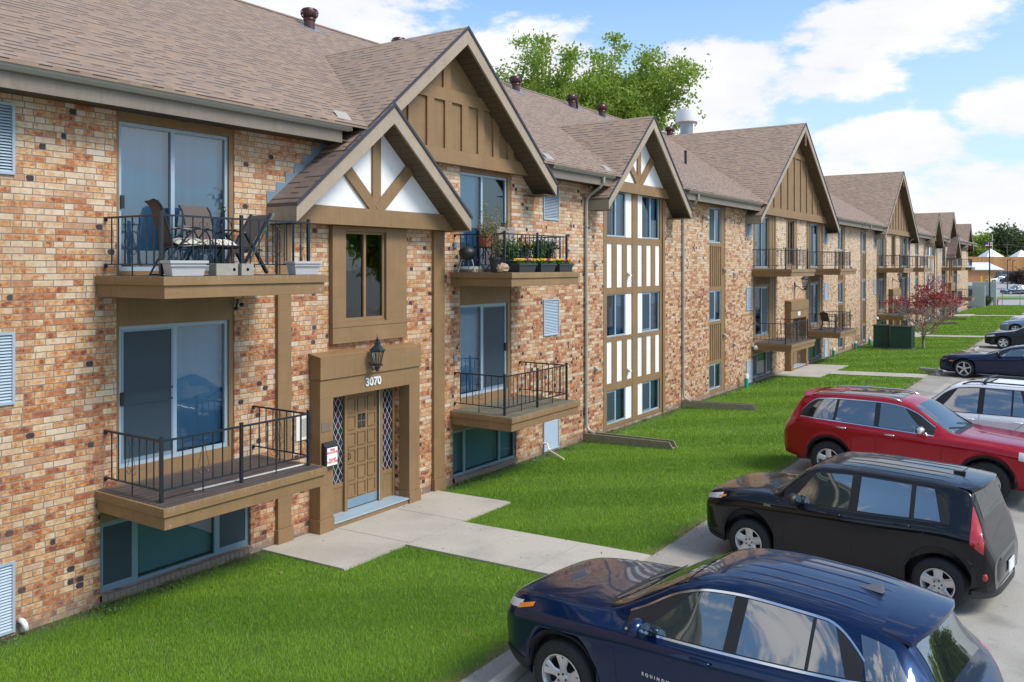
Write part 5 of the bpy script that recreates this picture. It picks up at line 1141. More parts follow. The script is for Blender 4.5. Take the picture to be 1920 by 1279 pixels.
c9 = Car('parked_saloon', 'black saloon with tail lamps toward the lawn, farthest along the kerb', 'car', sedan(L=5.2, W=1.95), 'paint_dark', (88.0, -10.2), 1, 3, True, GRP)
def extras():
    # shark fin, spoilers, badges, wipers
    def fin(c, x):
        z = c.topz(x, 0); m = MB(); m.add([(x-.13, 0, z+.005), (x+.10, -.035, z), (x+.10, .035, z), (x+.09, 0, z+.075), (x-.03, -.02, z+.004), (x-.03, .02, z+.004)], [(0, 4, 3), (4, 1, 3), (0, 3, 5), (5, 3, 2), (1, 2, 3)]); m.build('antenna', MAT['steel'], c.root)
    fin(c1, 3.55)
    z = c2.topz(3.42, 0); m = MB(); m.box(3.36, 3.50, -.03, .03, z, z+.03); m.tube([(3.46, 0, z+.02), (3.60, 0, z+.16)], .005, 5); m.build('antenna', MAT['black_plastic'], c2.root)
    for c, x0, x1, dz, w in ((c1, SUV['f'](3.85), SUV['f'](4.27), .0, .58), (c2, SOUL['f'](3.62), SOUL['f'](3.93), .0, .62), (c3, 4.25, 4.52, .0, .62)):
        m = MB(); rows = []; n = 10; x_ = np.linspace(x0, x1, 7)
        for k, x in enumerate(x_):
            zz = c.topz(x0, 0)+(c.zt(x0)-c.zt(x0-.3))/.3*(x-x0)+.012; rows.append([(x-.10*abs(2*j/n-1)**3*(k/6), w*(2*j/n-1), zz-(c.zt(x0)-c.topz(x0, w*(2*j/n-1)))-.008*(k == 6)) for j in range(n+1)])
        m.grid(rows); m.grid([[ (p[0], p[1], p[2]-.035) for p in r] for r in rows]); m.grid([rows[-1], [(p[0], p[1], p[2]-.035) for p in rows[-1]]]); m.grid([[r[0] for r in rows], [(r[0][0], r[0][1], r[0][2]-.035) for r in rows]]); m.grid([[r[-1] for r in rows], [(r[-1][0], r[-1][1], r[-1][2]-.035) for r in rows]])
        m.build('spoiler', c.P, c.root, smooth=True, autosm=40)
    def badge(c, txt, x, z, size, sg=-1, sp=1.5):
        t = text_mesh('badge', txt, size, MAT['chrome'], c.root, .004, .002, sp); y = c.side(x, z); t.location = (x, sg*(y+.006), z); t.rotation_euler = (pi/2, 0, 0 if sg < 0 else pi)
    badge(c1, 'EQUINOX', 1.98, .72, .038, sp=1.9); badge(c2, 'SOUL', 1.10, .93, .04, sp=1.1)
    for c in (c1, c2, c3, c4, c5):
        x0 = c.S['ws'][0]
        for y0, y1 in ((-.55, .0), (.05, .6)):
            m = MB(); m.tube([(x0-.03, y0, c.topz(x0-.03, y0)+.015), (x0+.10, y1, c.topz(x0+.10, y1)+.02)], .008, 5); m.build('wiper', MAT['black_plastic'], c.root)
        m = MB(); xx = np.linspace(x0-.10, x0+.02, 4); m.grid([[(x, .66*(2*j/12-1), c.topz(x, .66*(2*j/12-1))+.004) for j in range(13)] for x in xx]); m.build('cowl', MAT['black_plastic'], c.root, smooth=True)
    # hood shut lines
    for c in (c1, c2, c3, c4, c5):
        x0 = c.S['ws'][0]
        for sg in (-1, 1):
            m = MB(); rows = []
            for x in np.linspace(.16, x0-.04, 16):
                y = c.we(x)-.03; rows.append([(x, sg*y, c.topz(x, y)+.003), (x, sg*(y-.008), c.topz(x, y-.008)+.003)])
            m.grid(rows); m.build('hood_gap', MAT['rim_dark'], c.root)
    # black boxy hatch: rear lower bumper reflector, silver arch
    for sg in (-1, 1):
        m = MB(); y = c2.side(3.88, .5); m.ball((3.89, sg*(y-.02), .52), (.04, .03, .05), 10, 8); m.build('reflector', MAT['lens_red'], c2.root, smooth=True)
    # pressed ribs along the roofs
    for c, x0, x1, ys in ((c1, 2.45, 3.70, (.12, .30, .46)), (c2, 1.95, 3.45, (.14, .34, .52)), (c3, 2.5, 4.2, (.56,)), (c4, 2.4, 4.5, (.2, .42))):
        for y in ys:
            for sg in (-1, 1):
                m = MB(); rows = []
                for x in np.linspace(x0, x1, 14):
                    k = min(1, (x-x0)/.1, (x1-x)/.1)*.006; rows.append([(x, sg*(y-.022), c.topz(x, y-.022)), (x, sg*(y-.010), c.topz(x, y-.01)+k), (x, sg*(y+.010), c.topz(x, y+.01)+k), (x, sg*(y+.022), c.topz(x, y+.022))])
                m.grid(rows); m.build('roof_rib', c.P, c.root, smooth=True)
    # bulging rear bumpers and a tailgate shut line
    for c, z0, z1, zp in ((c1, .40, .74, .92), (c2, .34, .72, .52)):
        L = c.S['L']; hw = c.S['W']/2-.03; m = MB(); rows = []
        for i in range(9):
            z = z0+(z1-z0)*i/8; bul = .055*(1-(2*i/8-1)**4); rows.append([(L-.02+bul-.26*abs(2*j/20-1)**5, hw*(2*j/20-1), z) for j in range(21)])
        m.grid(rows); m.grid([rows[-1], [(x-.10, y*.97, z+.012) for x, y, z in rows[-1]]]); m.build('rear_bumper', c.P, c.root, smooth=True)
        m = MB(); m.grid([[(L-.015+.03-.24*abs(2*j/20-1)**5, hw*.985*(2*j/20-1), z) for j in range(21)] for z in (z0-.10, z0-.001)]); m.build('bumper_skirt', MAT['black_plastic'], c.root, smooth=True)
        for o in c.root.children:
            if o.name.startswith('license_plate'): o.location = (.045, 0, zp-c.S.get('pz', .75))
        m = MB(); zz = z1+.10; m.box(L-.10, L-.085, -.30, .30, zz, zz+.03); m.build('tailgate_handle', MAT['black_plastic'], c.root)
    # sunroof and silver sill step of the red SUV
    m = MB(); xx = np.linspace(2.5, 3.6, 10); m.grid([[(x, .42*(2*j/8-1), c3.topz(x, .42*(2*j/8-1))+.005) for j in range(9)] for x in xx]); m.build('sunroof', MAT['car_glass'], c3.root, smooth=True)
    m = MB(); xx = np.linspace(2.3, 2.85, 6); m.grid([[(x, .36*(2*j/8-1), c4.topz(x, .36*(2*j/8-1))+.005) for j in range(9)] for x in xx]); m.build('sunroof', MAT['car_glass'], c4.root, smooth=True)
    c3.sidepatch('sill_strip', MAT['chrome'], np.linspace(1.62, 3.15, 12), lambda x: .455, lambda x: .50, .014, n=2, thick=True)
    c4.sidepatch('body_moulding', MAT['black_plastic'], np.linspace(1.45, 3.3, 12), lambda x: .60, lambda x: .70, .010, n=2, thick=True)
    for c, (a, b) in ((c1, (.05, .42)), (c2, (.05, .40))):
        m = MB(); m.box(-.03, .03, -.5, .5, a+.25, a+.32); m.build('bumper', MAT['black_plastic'], c.root)
    # crumpled front corner of the red SUV: exposed black bumper beam, hanging liner and broken lamp
    R = random.Random(4); m = MB()
    for i in range(16):
        a = Vector((R.uniform(-.12, .25), R.uniform(.45, .92), R.uniform(.30, .80))); b = a+Vector((R.uniform(-.15, .15), R.uniform(-.18, .18), R.uniform(-.2, .12))); m.beam(a, b, R.uniform(.02, .08), R.uniform(.015, .05))
    m.box(-.06, .02, -.75, .88, .48, .60); m.build('broken_bumper', MAT['black_plastic'], c3.root)
    m = MB(); m.add([(-.05, .55, .34), (.10, 1.02, .30), (.22, .98, .20), (-.18, .62, .16), (-.10, .85, .12)], [(0, 1, 2, 4), (0, 4, 3)]); m.build('hanging_liner', MAT['black_plastic'], c3.root, solid=1)
    m = MB()
    for i in range(9):
        x, y, z = .04+R.uniform(0, .2), .80+R.uniform(-.12, .10), .86+R.uniform(-.08, .10); m.ball((x, y, z), (R.uniform(.03, .07), R.uniform(.03, .06), R.uniform(.03, .06)), 7, 5)
    m.build('broken_headlight', MAT['lens_clear'], c3.root)
extras()
# ------------------------------------------------------------ things on the balconies
def T(name, label, cat, group=None):
    return empty(name, label, cat, (0, 0, 0), 0, group)
def set_origin(root, loc):
    root.location = loc
    for ch in root.children: ch.location = (ch.location[0]-loc[0], ch.location[1]-loc[1], ch.location[2]-loc[2])
ZU, ZL = 4.452, 1.592
def trough(name, label, cat, x0, x1, y0, y1, z, h, mat, taper=.03, rim=.012, group=None, soil=True):
    r = T(name, label, cat, group); m = MB(); a = [(x0+taper, y0+taper*.6), (x1-taper, y0+taper*.6), (x1-taper, y1-taper*.6), (x0+taper, y1-taper*.6)]; b = [(x0, y0), (x1, y0), (x1, y1), (x0, y1)]
    v = [(*p, z) for p in a]+[(*p, z+h) for p in b]; m.add(v, [(0, 3, 2, 1), (0, 1, 5, 4), (1, 2, 6, 5), (2, 3, 7, 6), (3, 0, 4, 7)]); m.box(x0-rim, x1+rim, y0-rim, y0+.006, z+h-.03, z+h+.006); m.box(x0-rim, x1+rim, y1-.006, y1+rim, z+h-.03, z+h+.006); m.box(x0-rim, x0+.006, y0+.007, y1-.007, z+h-.03, z+h+.006); m.box(x1-.006, x1+rim, y0+.007, y1-.007, z+h-.03, z+h+.006)
    m.build('box', MAT[mat], r, bevel=.003)
    if soil: s = MB(); s.quad((x0+.01, y0+.01, z+h-.025), (x1-.01, y0+.01, z+h-.025), (x1-.01, y1-.01, z+h-.025), (x0+.01, y1-.01, z+h-.025)); s.build('soil', MAT['rubber'], r)
    set_origin(r, ((x0+x1)/2, (y0+y1)/2, z)); return r
def tub(name, label, x0, x1, z):
    r = trough(name, label, 'planter', x0, x1, -1.53, -1.33, z, .19, 'planter_grey', .04, .014)
    o = r.children[0]; m = MB(); m.box(x0-.012, x1+.012, -1.545, -1.535, z+.125, z+.138); c = m.build('band', MAT['planter_grey'], r); c.location = (-r.location[0], -r.location[1], -r.location[2]); return r
tub('planter_box', 'empty grey plastic trough planter at the left front corner of the upper left balcony', 6.37, 6.90, ZU)
pd = tub('planter_box', 'grey plastic trough planter holding a dried stalk at the right end of the balcony', 8.36, 8.86, ZU)
m = MB(); R = random.Random(2)
for i in range(5):
    p = Vector((8.55+R.uniform(-.03, .05), -1.43, ZU+.14)); pts = [p.copy()]
    for k in range(6): p += Vector((R.uniform(-.03, .03), R.uniform(-.03, .03), .09)); pts.append(p.copy())
    m.tube(pts, .004, 4)
o = m.build('stalk', MAT['bark'], pd); o.location = -pd.location
for x0, x1, lb in ((7.06, 7.40, 'long weathered wooden crate with a round hole on the upper left balcony edge'), (7.46, 7.66, 'small square weathered wooden crate with a round hole beside the longer crate')):
    r = T('wooden_crate', lb, 'crate', 'weathered crates on the balcony edge'); m = MB(); m.box(x0, x1, -1.50, -1.485, ZU, ZU+.16); m.box(x0, x1, -1.36, -1.345, ZU, ZU+.16); m.box(x0, x0+.015, -1.484, -1.361, ZU, ZU+.158); m.box(x1-.015, x1, -1.484, -1.361, ZU, ZU+.158); m.build('box', MAT['box_wood'], r)
    m = MB(); xc = x1-.06 if x1-x0 > .25 else (x0+x1)/2; m.lathe([(.022, -.0), (0, -.0)], (xc, -1.502, ZU+.08), 12, 'y'); m.build('hole', MAT['rubber'], r); set_origin(r, (x0, -1.43, ZU))
def sling_chair(label, loc, rz, cushion=True, fold=False):
    r = empty('patio_chair', label, 'chair', loc, rz, 'sling chairs on the upper left balcony'); m = MB()
    # local: +x is the direction the sitter faces
    for y in (-.27, .27):
        m.tube([(-.33, y, .98), (-.27, y, .90), (-.20, y, .66), (-.14, y, .44), (-.02, y, .38), (.27, y, .41)], .013, 6)
        m.tube([(-.30, y, 0), (-.20, y, .20), (-.02, y, .44), (.05, y, .52), (.16, y, .63), (.28, y, .62), (.34, y, .50), (.36, y, .0)], .013, 6)
        m.tube([(-.16, y, .60), (.0, y, .645), (.22, y, .64)], .013, 6); m.tube([(-.3, y, .012), (.0, y, .012), (.36, y, .012)], .010, 6)
    m.tube([(-.12, -.27, .38), (-.12, .27, .38)], .010, 6); m.tube([(.24, -.27, .38), (.24, .27, .38)], .010, 6); m.build('frame', MAT['black_iron'], r)
    P = [(-.37, 1.0), (-.33, .98), (-.28, .90), (-.24, .78), (-.20, .64), (-.15, .47), (-.10, .41), (0, .385), (.15, .40), (.28, .43), (.31, .415)]
    s = MB(); s.grid([[(x, -.255+.51*j/4, z-.012*(1-abs(j-2)/2)) for j in range(5)] for x, z in P]); s.grid([[(x-.006, -.255+.51*j/4, z-.012-.012*(1-abs(j-2)/2)) for j in range(5)] for x, z in P]); s.build('sling', MAT['sling'], r, smooth=True)
    if cushion:
        c = MB(); rows = []
        for i in range(9):
            rows.append([(-.10+.40*i/8, -.22+.44*j/8, .42+.085*(1-(2*i/8-1)**6)*(1-(2*j/8-1)**6)) for j in range(9)])
        c.grid(rows); c.grid([[(x, y, .405) for x, y, z in q] for q in rows]); c.build('cushion', MAT['cushion_print'], r, smooth=True)
    return r
def cushion_mat():
    t = NT('cushion_print'); P = t.pos(); x, y, z = t.xyz(P); k = 11
    a = t.math('SINE', t.math('MULTIPLY', x, k*pi)); w = t.math('MULTIPLY', a, .22); f = t.math('FRACT', t.math('ADD', t.math('MULTIPLY', y, k), w)); f2 = t.math('FRACT', t.math('ADD', t.math('SUBTRACT', t.math('MULTIPLY', y, k), w), .5))
    ln = t.math('LESS_THAN', t.math('MINIMUM', f, f2), .16); t.set(t.mix(ln, (.70, .66, .54), (.05, .045, .04)), .9); MAT['cushion_print'] = t.m
cushion_mat()
sling_chair('brown sling patio chair seen from the side, with a lattice patterned cushion', (6.93, -.86, ZU), radians(-20))
sling_chair('brown sling patio chair facing the railing with a lattice patterned cushion', (7.62, -.62, ZU), radians(-80))
r = T('folding_chair', 'dark folded recliner with a silver edge leaning at the right of the upper left balcony', 'chair'); m = MB()
for y in (-.25, -.70):
    m.beam((8.05, y, ZU+.02), (8.62, y, ZU+.92), .045, .03); m.beam((8.55, y, ZU+.02), (8.15, y, ZU+.62), .05, .035); m.beam((8.02, y, ZU+.40), (8.45, y, ZU+.36), .04, .03)
m.build('frame', MAT['black_iron'], r); m = MB(); m.grid([[(8.22+.38*i/3, y, ZU+.32+.58*i/3) for y in (-.67, -.28)] for i in range(4)]); m.build('sling', MAT['sling'], r); m = MB(); m.beam((8.24, -.73, ZU+.24), (8.66, -.73, ZU+.93), .012, .03); m.build('edge', MAT['chrome'], r); set_origin(r, (8.3, -.5, ZU))
r = T('garden_finial_stand', 'black iron plant stand with a pointed finial behind the middle railing post', 'plant stand'); m = MB(); m.tube([(8.05, -.35, ZU), (8.05, -.35, ZU+.95)], .012, 6); m.lathe([(.0, .92), (.03, .95), (.012, .98), (.02, 1.0), (0, 1.05)], (8.05, -.35, ZU), 8)
m.tube([(8.05+.13*cos(a), -.35, ZU+.70+.13*sin(a)) for a in [pi*k/10 for k in range(11)]], .008, 5)
for a in (0, 2.1, 4.2): m.tube([(8.05, -.35, ZU+.2), (8.05+.15*cos(a), -.35+.15*sin(a), ZU)], .01, 5)
m.build('frame', MAT['black_iron'], r); set_origin(r, (8.05, -.35, ZU))
m = MB(); m.prism([(0, 0), (1.85, -.05), (1.85, -.03), (0, .022)], 'z', 0, .018); o = m.build('trim_strip', MAT['pvc']); o.location = (6.98, -1.15, ZL+.006); tag(o, 'white plastic trim strip lying on the lower left balcony deck', 'strip')
# upper middle balcony
def flowers(root, x0, x1, y0, y1, z, cols, n=60, h=.12, sz=.016, green='leaf_plant', gn=500, gs=.02):
    r = np.random.default_rng(int(x0*97)); C = np.stack([r.uniform(x0, x1, gn), r.uniform(y0, y1, gn), z+r.uniform(0, 1, gn)**1.3*h*.9], 1); o = npmesh('foliage', leaf_quads(C, gs, seed=3), 4, MAT[green], root); o.location = -root.location
    for k, c in enumerate(cols):
        a, b, mt = c; nn = int(n*(b-a)); m = MB()
        for i in range(nn):
            x = x0+(x1-x0)*(a+(b-a)*r.random()); y = y0+(y1-y0)*r.random(); zz = z+h*r.uniform(.75, 1.15); m.ball((x, y, zz), (sz, sz, sz*.6), 6, 4)
        o = m.build('blossom', MAT[mt], root); o.location = -root.location
for i, (x0, x1) in enumerate(((14.13, 14.78), (14.93, 15.55), (15.68, 16.27))):
    r = trough('window_box', ('leftmost black window box of yellow and magenta blossoms on the flower balcony', 'middle black window box of yellow and magenta blossoms on the flower balcony', 'rightmost black window box of yellow and magenta blossoms on the flower balcony')[i], 'planter', x0, x1, -1.54, -1.34, ZU, .17, 'planter_black', .05, .012, 'flower boxes outside the railing')
    flowers(r, x0+.03, x1-.03, -1.53, -1.36, ZU+.16, [(0, .42, 'flower_yellow'), (.36, .68, 'flower_magenta'), (.62, 1, 'flower_yellow')], 230, .10)
def pot(name, label, x, y, z, r0, r1, h, mat, cat='plant pot'):
    r = T(name, label, cat); m = MB(); m.lathe([(r0, 0), (r1, h*.85), (r1*1.1, h*.86), (r1*1.1, h), (r1*.95, h), (r1*.9, h*.9), (0, h*.9)], (x, y, z), 16); m.build('pot', MAT[mat], r, smooth=True, autosm=40); set_origin(r, (x, y, z)); return r
def stems(root, x, y, z, h, n, spread, leaf, seed, ls=.03, per=14):
    R = random.Random(seed); rr = np.random.default_rng(seed); m = MB(); C = []
    for i in range(n):
        p = Vector((x+R.uniform(-.05, .05), y+R.uniform(-.05, .05), z)); d = Vector((R.uniform(-1, 1)*spread, R.uniform(-1, 1)*spread, 1)).normalized(); pts = [p.copy()]; hh = h*R.uniform(.55, 1)
        for k in range(6): d = (d+Vector((R.uniform(-.15, .15), R.uniform(-.15, .15), 0))).normalized(); p = p+d*hh/6; pts.append(p.copy()); C.append(np.array(p)+rr.normal(size=(per, 3))*.03*(1+k*.1))
        m.tube(pts, .004, 4, cap=False)
    o = m.build('stem', MAT['leaf_plant'], root); o.location = -root.location; o = npmesh('foliage', leaf_quads(np.concatenate(C), ls, seed=seed), 4, MAT[leaf], root); o.location = -root.location
pb = pot('potted_plant', 'tall wispy plant in a black pot behind the corner post of the flower balcony', 14.05, -1.05, ZU, .12, .16, .30, 'planter_black', 'potted plant'); stems(pb, 14.05, -1.05, ZU+.28, 1.15, 16, .30, 'leaf_dry', 8, .025, 9)
pb = pot('potted_plant', 'leafy green plant in a dark violet pot beside the upper middle railing', 14.50, -1.0, ZU, .12, .17, .26, 'planter_black', 'potted plant'); stems(pb, 14.5, -1.0, ZU+.24, .42, 22, .5, 'leaf_plant', 9, .03, 12)
pb = pot('potted_plant', 'yellow flowering plant in a dark pot behind the middle window box', 15.15, -.95, ZU, .13, .18, .34, 'planter_black', 'potted plant'); stems(pb, 15.15, -.95, ZU+.32, .30, 16, .5, 'leaf_dark', 10, .03, 12); flowers(pb, 14.98, 15.32, -1.1, -.8, ZU+.40, [(0, 1, 'flower_yellow')], 40, .18, .02, 'leaf_dark', 80)
pb = pot('potted_plant', 'white daisy bush in a pot at the right end of the upper middle balcony', 16.05, -.92, ZU, .15, .2, .26, 'planter_black', 'potted plant'); stems(pb, 16.05, -.92, ZU+.24, .42, 30, .55, 'leaf_dark', 12, .035, 14); flowers(pb, 15.75, 16.35, -1.2, -.65, ZU+.50, [(0, 1, 'flower_white')], 110, .20, .02, 'leaf_dark', 260, .03)
pb = pot('potted_plant', 'pale green plant with violet blossoms between the daisies and the yellow flowers', 15.62, -1.05, ZU, .11, .15, .24, 'planter_black', 'potted plant'); stems(pb, 15.62, -1.05, ZU+.22, .50, 18, .35, 'leaf_plant', 14, .03, 12); flowers(pb, 15.5, 15.75, -1.15, -.95, ZU+.30, [(0, 1, 'flower_violet')], 16, .25, .02, 'leaf_plant', 60)
r = T('kettle_grill', 'small black kettle grill at the left end of the upper middle balcony', 'grill'); m = MB(); gx, gy = 13.72, -.55
m.lathe([(0, .24), (.10, .26), (.155, .32), (.17, .38), (.17, .40)], (gx, gy, ZU), 20); m.lathe([(.175, .40), (.165, .45), (.11, .51), (.0, .53)], (gx, gy, ZU), 20); m.tube([(gx-.04, gy, ZU+.52), (gx-.04, gy, ZU+.57), (gx+.04, gy, ZU+.57), (gx+.04, gy, ZU+.52)], .008, 5); m.build('bowl', MAT['black_plastic'], r, smooth=True, autosm=40)
for a in (.5, 2.6, 4.7): q = MB(); q.tube([(gx+.12*cos(a), gy+.12*sin(a), ZU+.26), (gx+.2*cos(a), gy+.2*sin(a), ZU)], .009, 5); q.build('leg', MAT['steel'], r)
set_origin(r, (gx, gy, ZU))
r = T('folding_table', 'small black folding bistro table on the upper middle balcony', 'table'); m = MB(); tx_, ty = 14.35, -.55; m.box(tx_-.33, tx_+.33, ty-.22, ty+.22, ZU+.50, ZU+.52); m.build('tabletop', MAT['black_iron'], r)
for y in (-.18, .18):
    for s in (-1, 1): q = MB(); q.tube([(tx_-s*.28, ty+y, ZU+.50), (tx_+s*.28, ty+y, ZU)], .009, 5); q.build('leg', MAT['black_iron'], r)
set_origin(r, (tx_, ty, ZU))
pb = pot('terracotta_pot', 'square terracotta pot standing on the small black folding table', 14.33, -.55, ZU+.521, .10, .14, .26, 'terracotta'); stems(pb, 14.33, -.55, ZU+.76, .25, 8, .6, 'leaf_dry', 15, .02, 6)
r = T('patio_chair', 'taupe high-backed chair standing against the brick wall of the upper middle balcony', 'chair'); m = MB(); m.box(15.02, 15.72, -.36, -.33, ZU+.28, ZU+.98); m.build('backrest', MAT['sling_light'] if 'sling_light' in MAT else plain('sling_light', (.30, .25, .22), .8), r); m = MB(); m.box(15.03, 15.71, -.80, -.36, ZU+.36, ZU+.40); m.build('seat', MAT['sling_light'], r)
for x in (15.04, 15.70):
    for y in (-.78, -.36): q = MB(); q.box(x-.015, x+.015, y-.015, y+.015, ZU, ZU+.36); q.build('leg', MAT['black_iron'], r)
set_origin(r, (15.37, -.5, ZU))
m = MB(); m.ball((13.95, -1.25, ZU+.08), (.17, .11, .10), 9, 7); R = random.Random(6); m.v = [(x+R.uniform(-.02, .02), y+R.uniform(-.02, .02), max(ZU+.001, z+R.uniform(-.02, .02))) for x, y, z in m.v]; o = m.build('garden_stone', MAT['stone']); tag(o, 'rough reddish stone on the upper middle balcony beside the grill', 'stone')
# plastic chair on the far lower balcony
def plastic_chair(label, x, y, z, rz):
    r = empty('plastic_chair', label, 'chair', (x, y, z), rz); m = MB(); m.box(-.24, .24, -.24, .24, .40, .43); m.build('seat', MAT['sling'], r); m = MB(); rows = []
    for i in range(6): rows.append([(-.24-.10*i/5, .24*(2*j/8-1), .43+(.42-.06*abs(2*j/8-1)**2)*i/5) for j in range(9)])
    m.grid(rows); m.grid([[(a-.02, b, c) for a, b, c in q] for q in rows]); m.build('backrest', MAT['sling'], r)
    for s in (-1, 1): q = MB(); q.tube([(-.28, s*.25, .66), (.0, s*.28, .66), (.22, s*.27, .62), (.24, s*.25, .40)], .022, 6); q.build('armrest', MAT['sling'], r)
    for sx in (-1, 1):
        for sy in (-1, 1): q = MB(); q.tube([(sx*.2, sy*.2, .40), (sx*.26, sy*.25, 0)], .025, 6); q.build('leg', MAT['sling'], r)
plastic_chair('brown moulded plastic armchair on the lower balcony just beyond the second entrance', 41.3, -.75, ZL, radians(-30))
# brochure box on the entrance pillar
r = T('brochure_box', 'black brochure box with a white printed sheet on the left entrance pillar', 'box'); m = MB(); m.prism([(-.262, 1.20), (-.262, 1.60), (-.30, 1.60), (-.36, 1.54), (-.36, 1.20)], 'x', 10.06, 10.34); m.build('case', MAT['black_plastic'], r, bevel=.004)
m = MB(); m.box(10.09, 10.325, -.366, -.361, 1.215, 1.515); m.build('sheet', MAT['white_panel'], r)
t_ = None
redm = plain('print_red', (.55, .05, .05), .6)
for i, (w, z) in enumerate((('FREE', 1.475), ('BROCHURE', 1.43), ('PLEASE', 1.315), ('TAKE ONE', 1.27))):
    q = text_mesh('print', w, .052, redm, r, .001, .0015); q.location = (10.208, -.3675, z); q.rotation_euler = (pi/2, 0, 0)
set_origin(r, (10.2, -.3, 1.2))
m = MB(); m.box(10.06, 10.26, -.268, -.2605, 1.78, 1.93); m.build('bare_patch', plain('bare_patch', (.17, .13, .10), .8), B)
# ------------------------------------------------------------ on the lawn
def drain(label, x0, y0, x1, y1):
    r = T('drain_trough', label, 'drain trough', 'timber splash troughs under the downspouts'); d = Vector((x1-x0, y1-y0, 0)).normalized(); n = Vector((-d.y, d.x, 0))*.13
    for s in (-1, 1):
        m = MB(); a = Vector((x0, y0, gz(y0)+.13))+n*s; b = Vector((x1, y1, gz(y1)+.08))+n*s; e = d*.12
        q = Vector((0, 0, .10)); w = n.normalized()*.02
        m.add([a-q-w, a+q-w, b+q-e-w, b-q*.9-w, a-q+w, a+q+w, b+q-e+w, b-q*.9+w], [(0, 1, 2, 3), (4, 7, 6, 5), (0, 4, 5, 1), (1, 5, 6, 2), (2, 6, 7, 3), (3, 7, 4, 0)]); m.build('side_board', MAT['weathered_wood'], r)
    m = MB(); m.beam((x0, y0, gz(y0)+.05), (x1-d.x*.05, y1-d.y*.05, gz(y1)+.02), .22, .02); m.build('base_board', MAT['weathered_wood'], r); set_origin(r, (x0, y0, gz(y0)))
drain('weathered timber drain trough under the nearer downspout', 19.42, -.06, 19.50, -2.55); drain('weathered timber drain trough under the downspout right of the half-timbered bay', 25.75, -.06, 26.2, -2.35)
drain('weathered timber drain trough beyond the maple', 73.0, -.06, 73.3, -2.3); drain('farthest weathered timber drain trough', 79.4, -.06, 79.6, -2.3)
def standpipe(label, x, y, s=1.0):
    r = empty('standpipe', label, 'pipe', (x, y, gz(y)), 0, 'green standpipes along the wall'); m = MB(); m.lathe([(.075, -.05), (.075, .30*s), (.078, .30*s)], (0, 0, 0), 14); m.build('pipe', MAT['green_pipe'], r, smooth=True, autosm=40); m = MB(); m.lathe([(.085, .30*s), (.085, .40*s), (.07, .43*s), (0, .44*s)], (0, 0, 0), 14); m.build('cap', MAT['pvc'], r, smooth=True, autosm=40)
standpipe('green standpipe with a white cap left of the second entrance', 31.2, -.28, 1.2); standpipe('green standpipe with a white cap just right of the second entrance walk', 44.6, -.15); standpipe('green standpipe with a white cap left of the utility cabinets', 49.3, -.16); standpipe('green standpipe with a white cap just behind the utility cabinets', 52.2, -.3)
def cabinet(label, x0, x1, y0, y1, h):
    r = T('utility_cabinet', label, 'utility cabinet', 'green utility cabinets on the lawn'); m = MB(); z = gz(y0); m.box(x0, x1, y0, y1, z+.06, z+h); m.build('body', MAT['util_green'], r, bevel=.02); m = MB(); m.box(x0-.04, x1+.04, y0-.04, y1+.04, z+h+.002, z+h+.05); m.build('lid', MAT['util_green'], r, bevel=.01)
    m = MB(); m.box(x0-.012, x0-.001, y0+.05, (y0+y1)/2-.01, z+.10, z+h-.08); m.box(x0-.012, x0-.001, (y0+y1)/2+.01, y1-.05, z+.10, z+h-.08); m.build('door', MAT['util_green'], r); m = MB(); m.box(x0-.02, x0-.0125, (y0+y1)/2-.10, (y0+y1)/2-.05, z+h*.5, z+h*.6); m.build('handle', MAT['black_plastic'], r)
    m = MB(); m.box(x0-.1, x1+.1, y0-.1, y1+.1, z-.1, z+.058); m.build('pad', MAT['util_pad'], r); set_origin(r, ((x0+x1)/2, (y0+y1)/2, z))
cabinet('dark green utility cabinet nearer the brick wall, left of the maple', 49.9, 50.9, -1.75, -.95, 1.22); cabinet('wider dark green utility cabinet next to the maple trunk', 49.5, 50.5, -2.95, -1.90, 1.18)
def stop(label, x, y, rz, l=1.7, z=.19):
    m = MB(); m.prism([(-.08, 0), (.08, 0), (.05, .11), (-.05, .11)], 'x', -l/2, l/2); o = m.build('wheel_stop', MAT['concrete'], bevel=.01); o.location = (x, y, z+.002); o.rotation_euler = (0, 0, rz); tag(o, label, 'wheel stop', 'concrete wheel stops')
stop('concrete wheel stop under the nose of the blue SUV', 7.0, -5.90, radians(4)); stop('broken concrete wheel stop left of the navy coupe', 39.3, -5.35, radians(62), 1.0); stop('concrete wheel stop in front of the navy coupe', 38.5, -5.7, radians(10), 1.5); stop('concrete wheel stop before the black saloon', 50.6, -5.85, radians(0)); stop('tilted concrete wheel stop beyond the navy coupe', 48.2, -5.7, radians(25), 1.3)
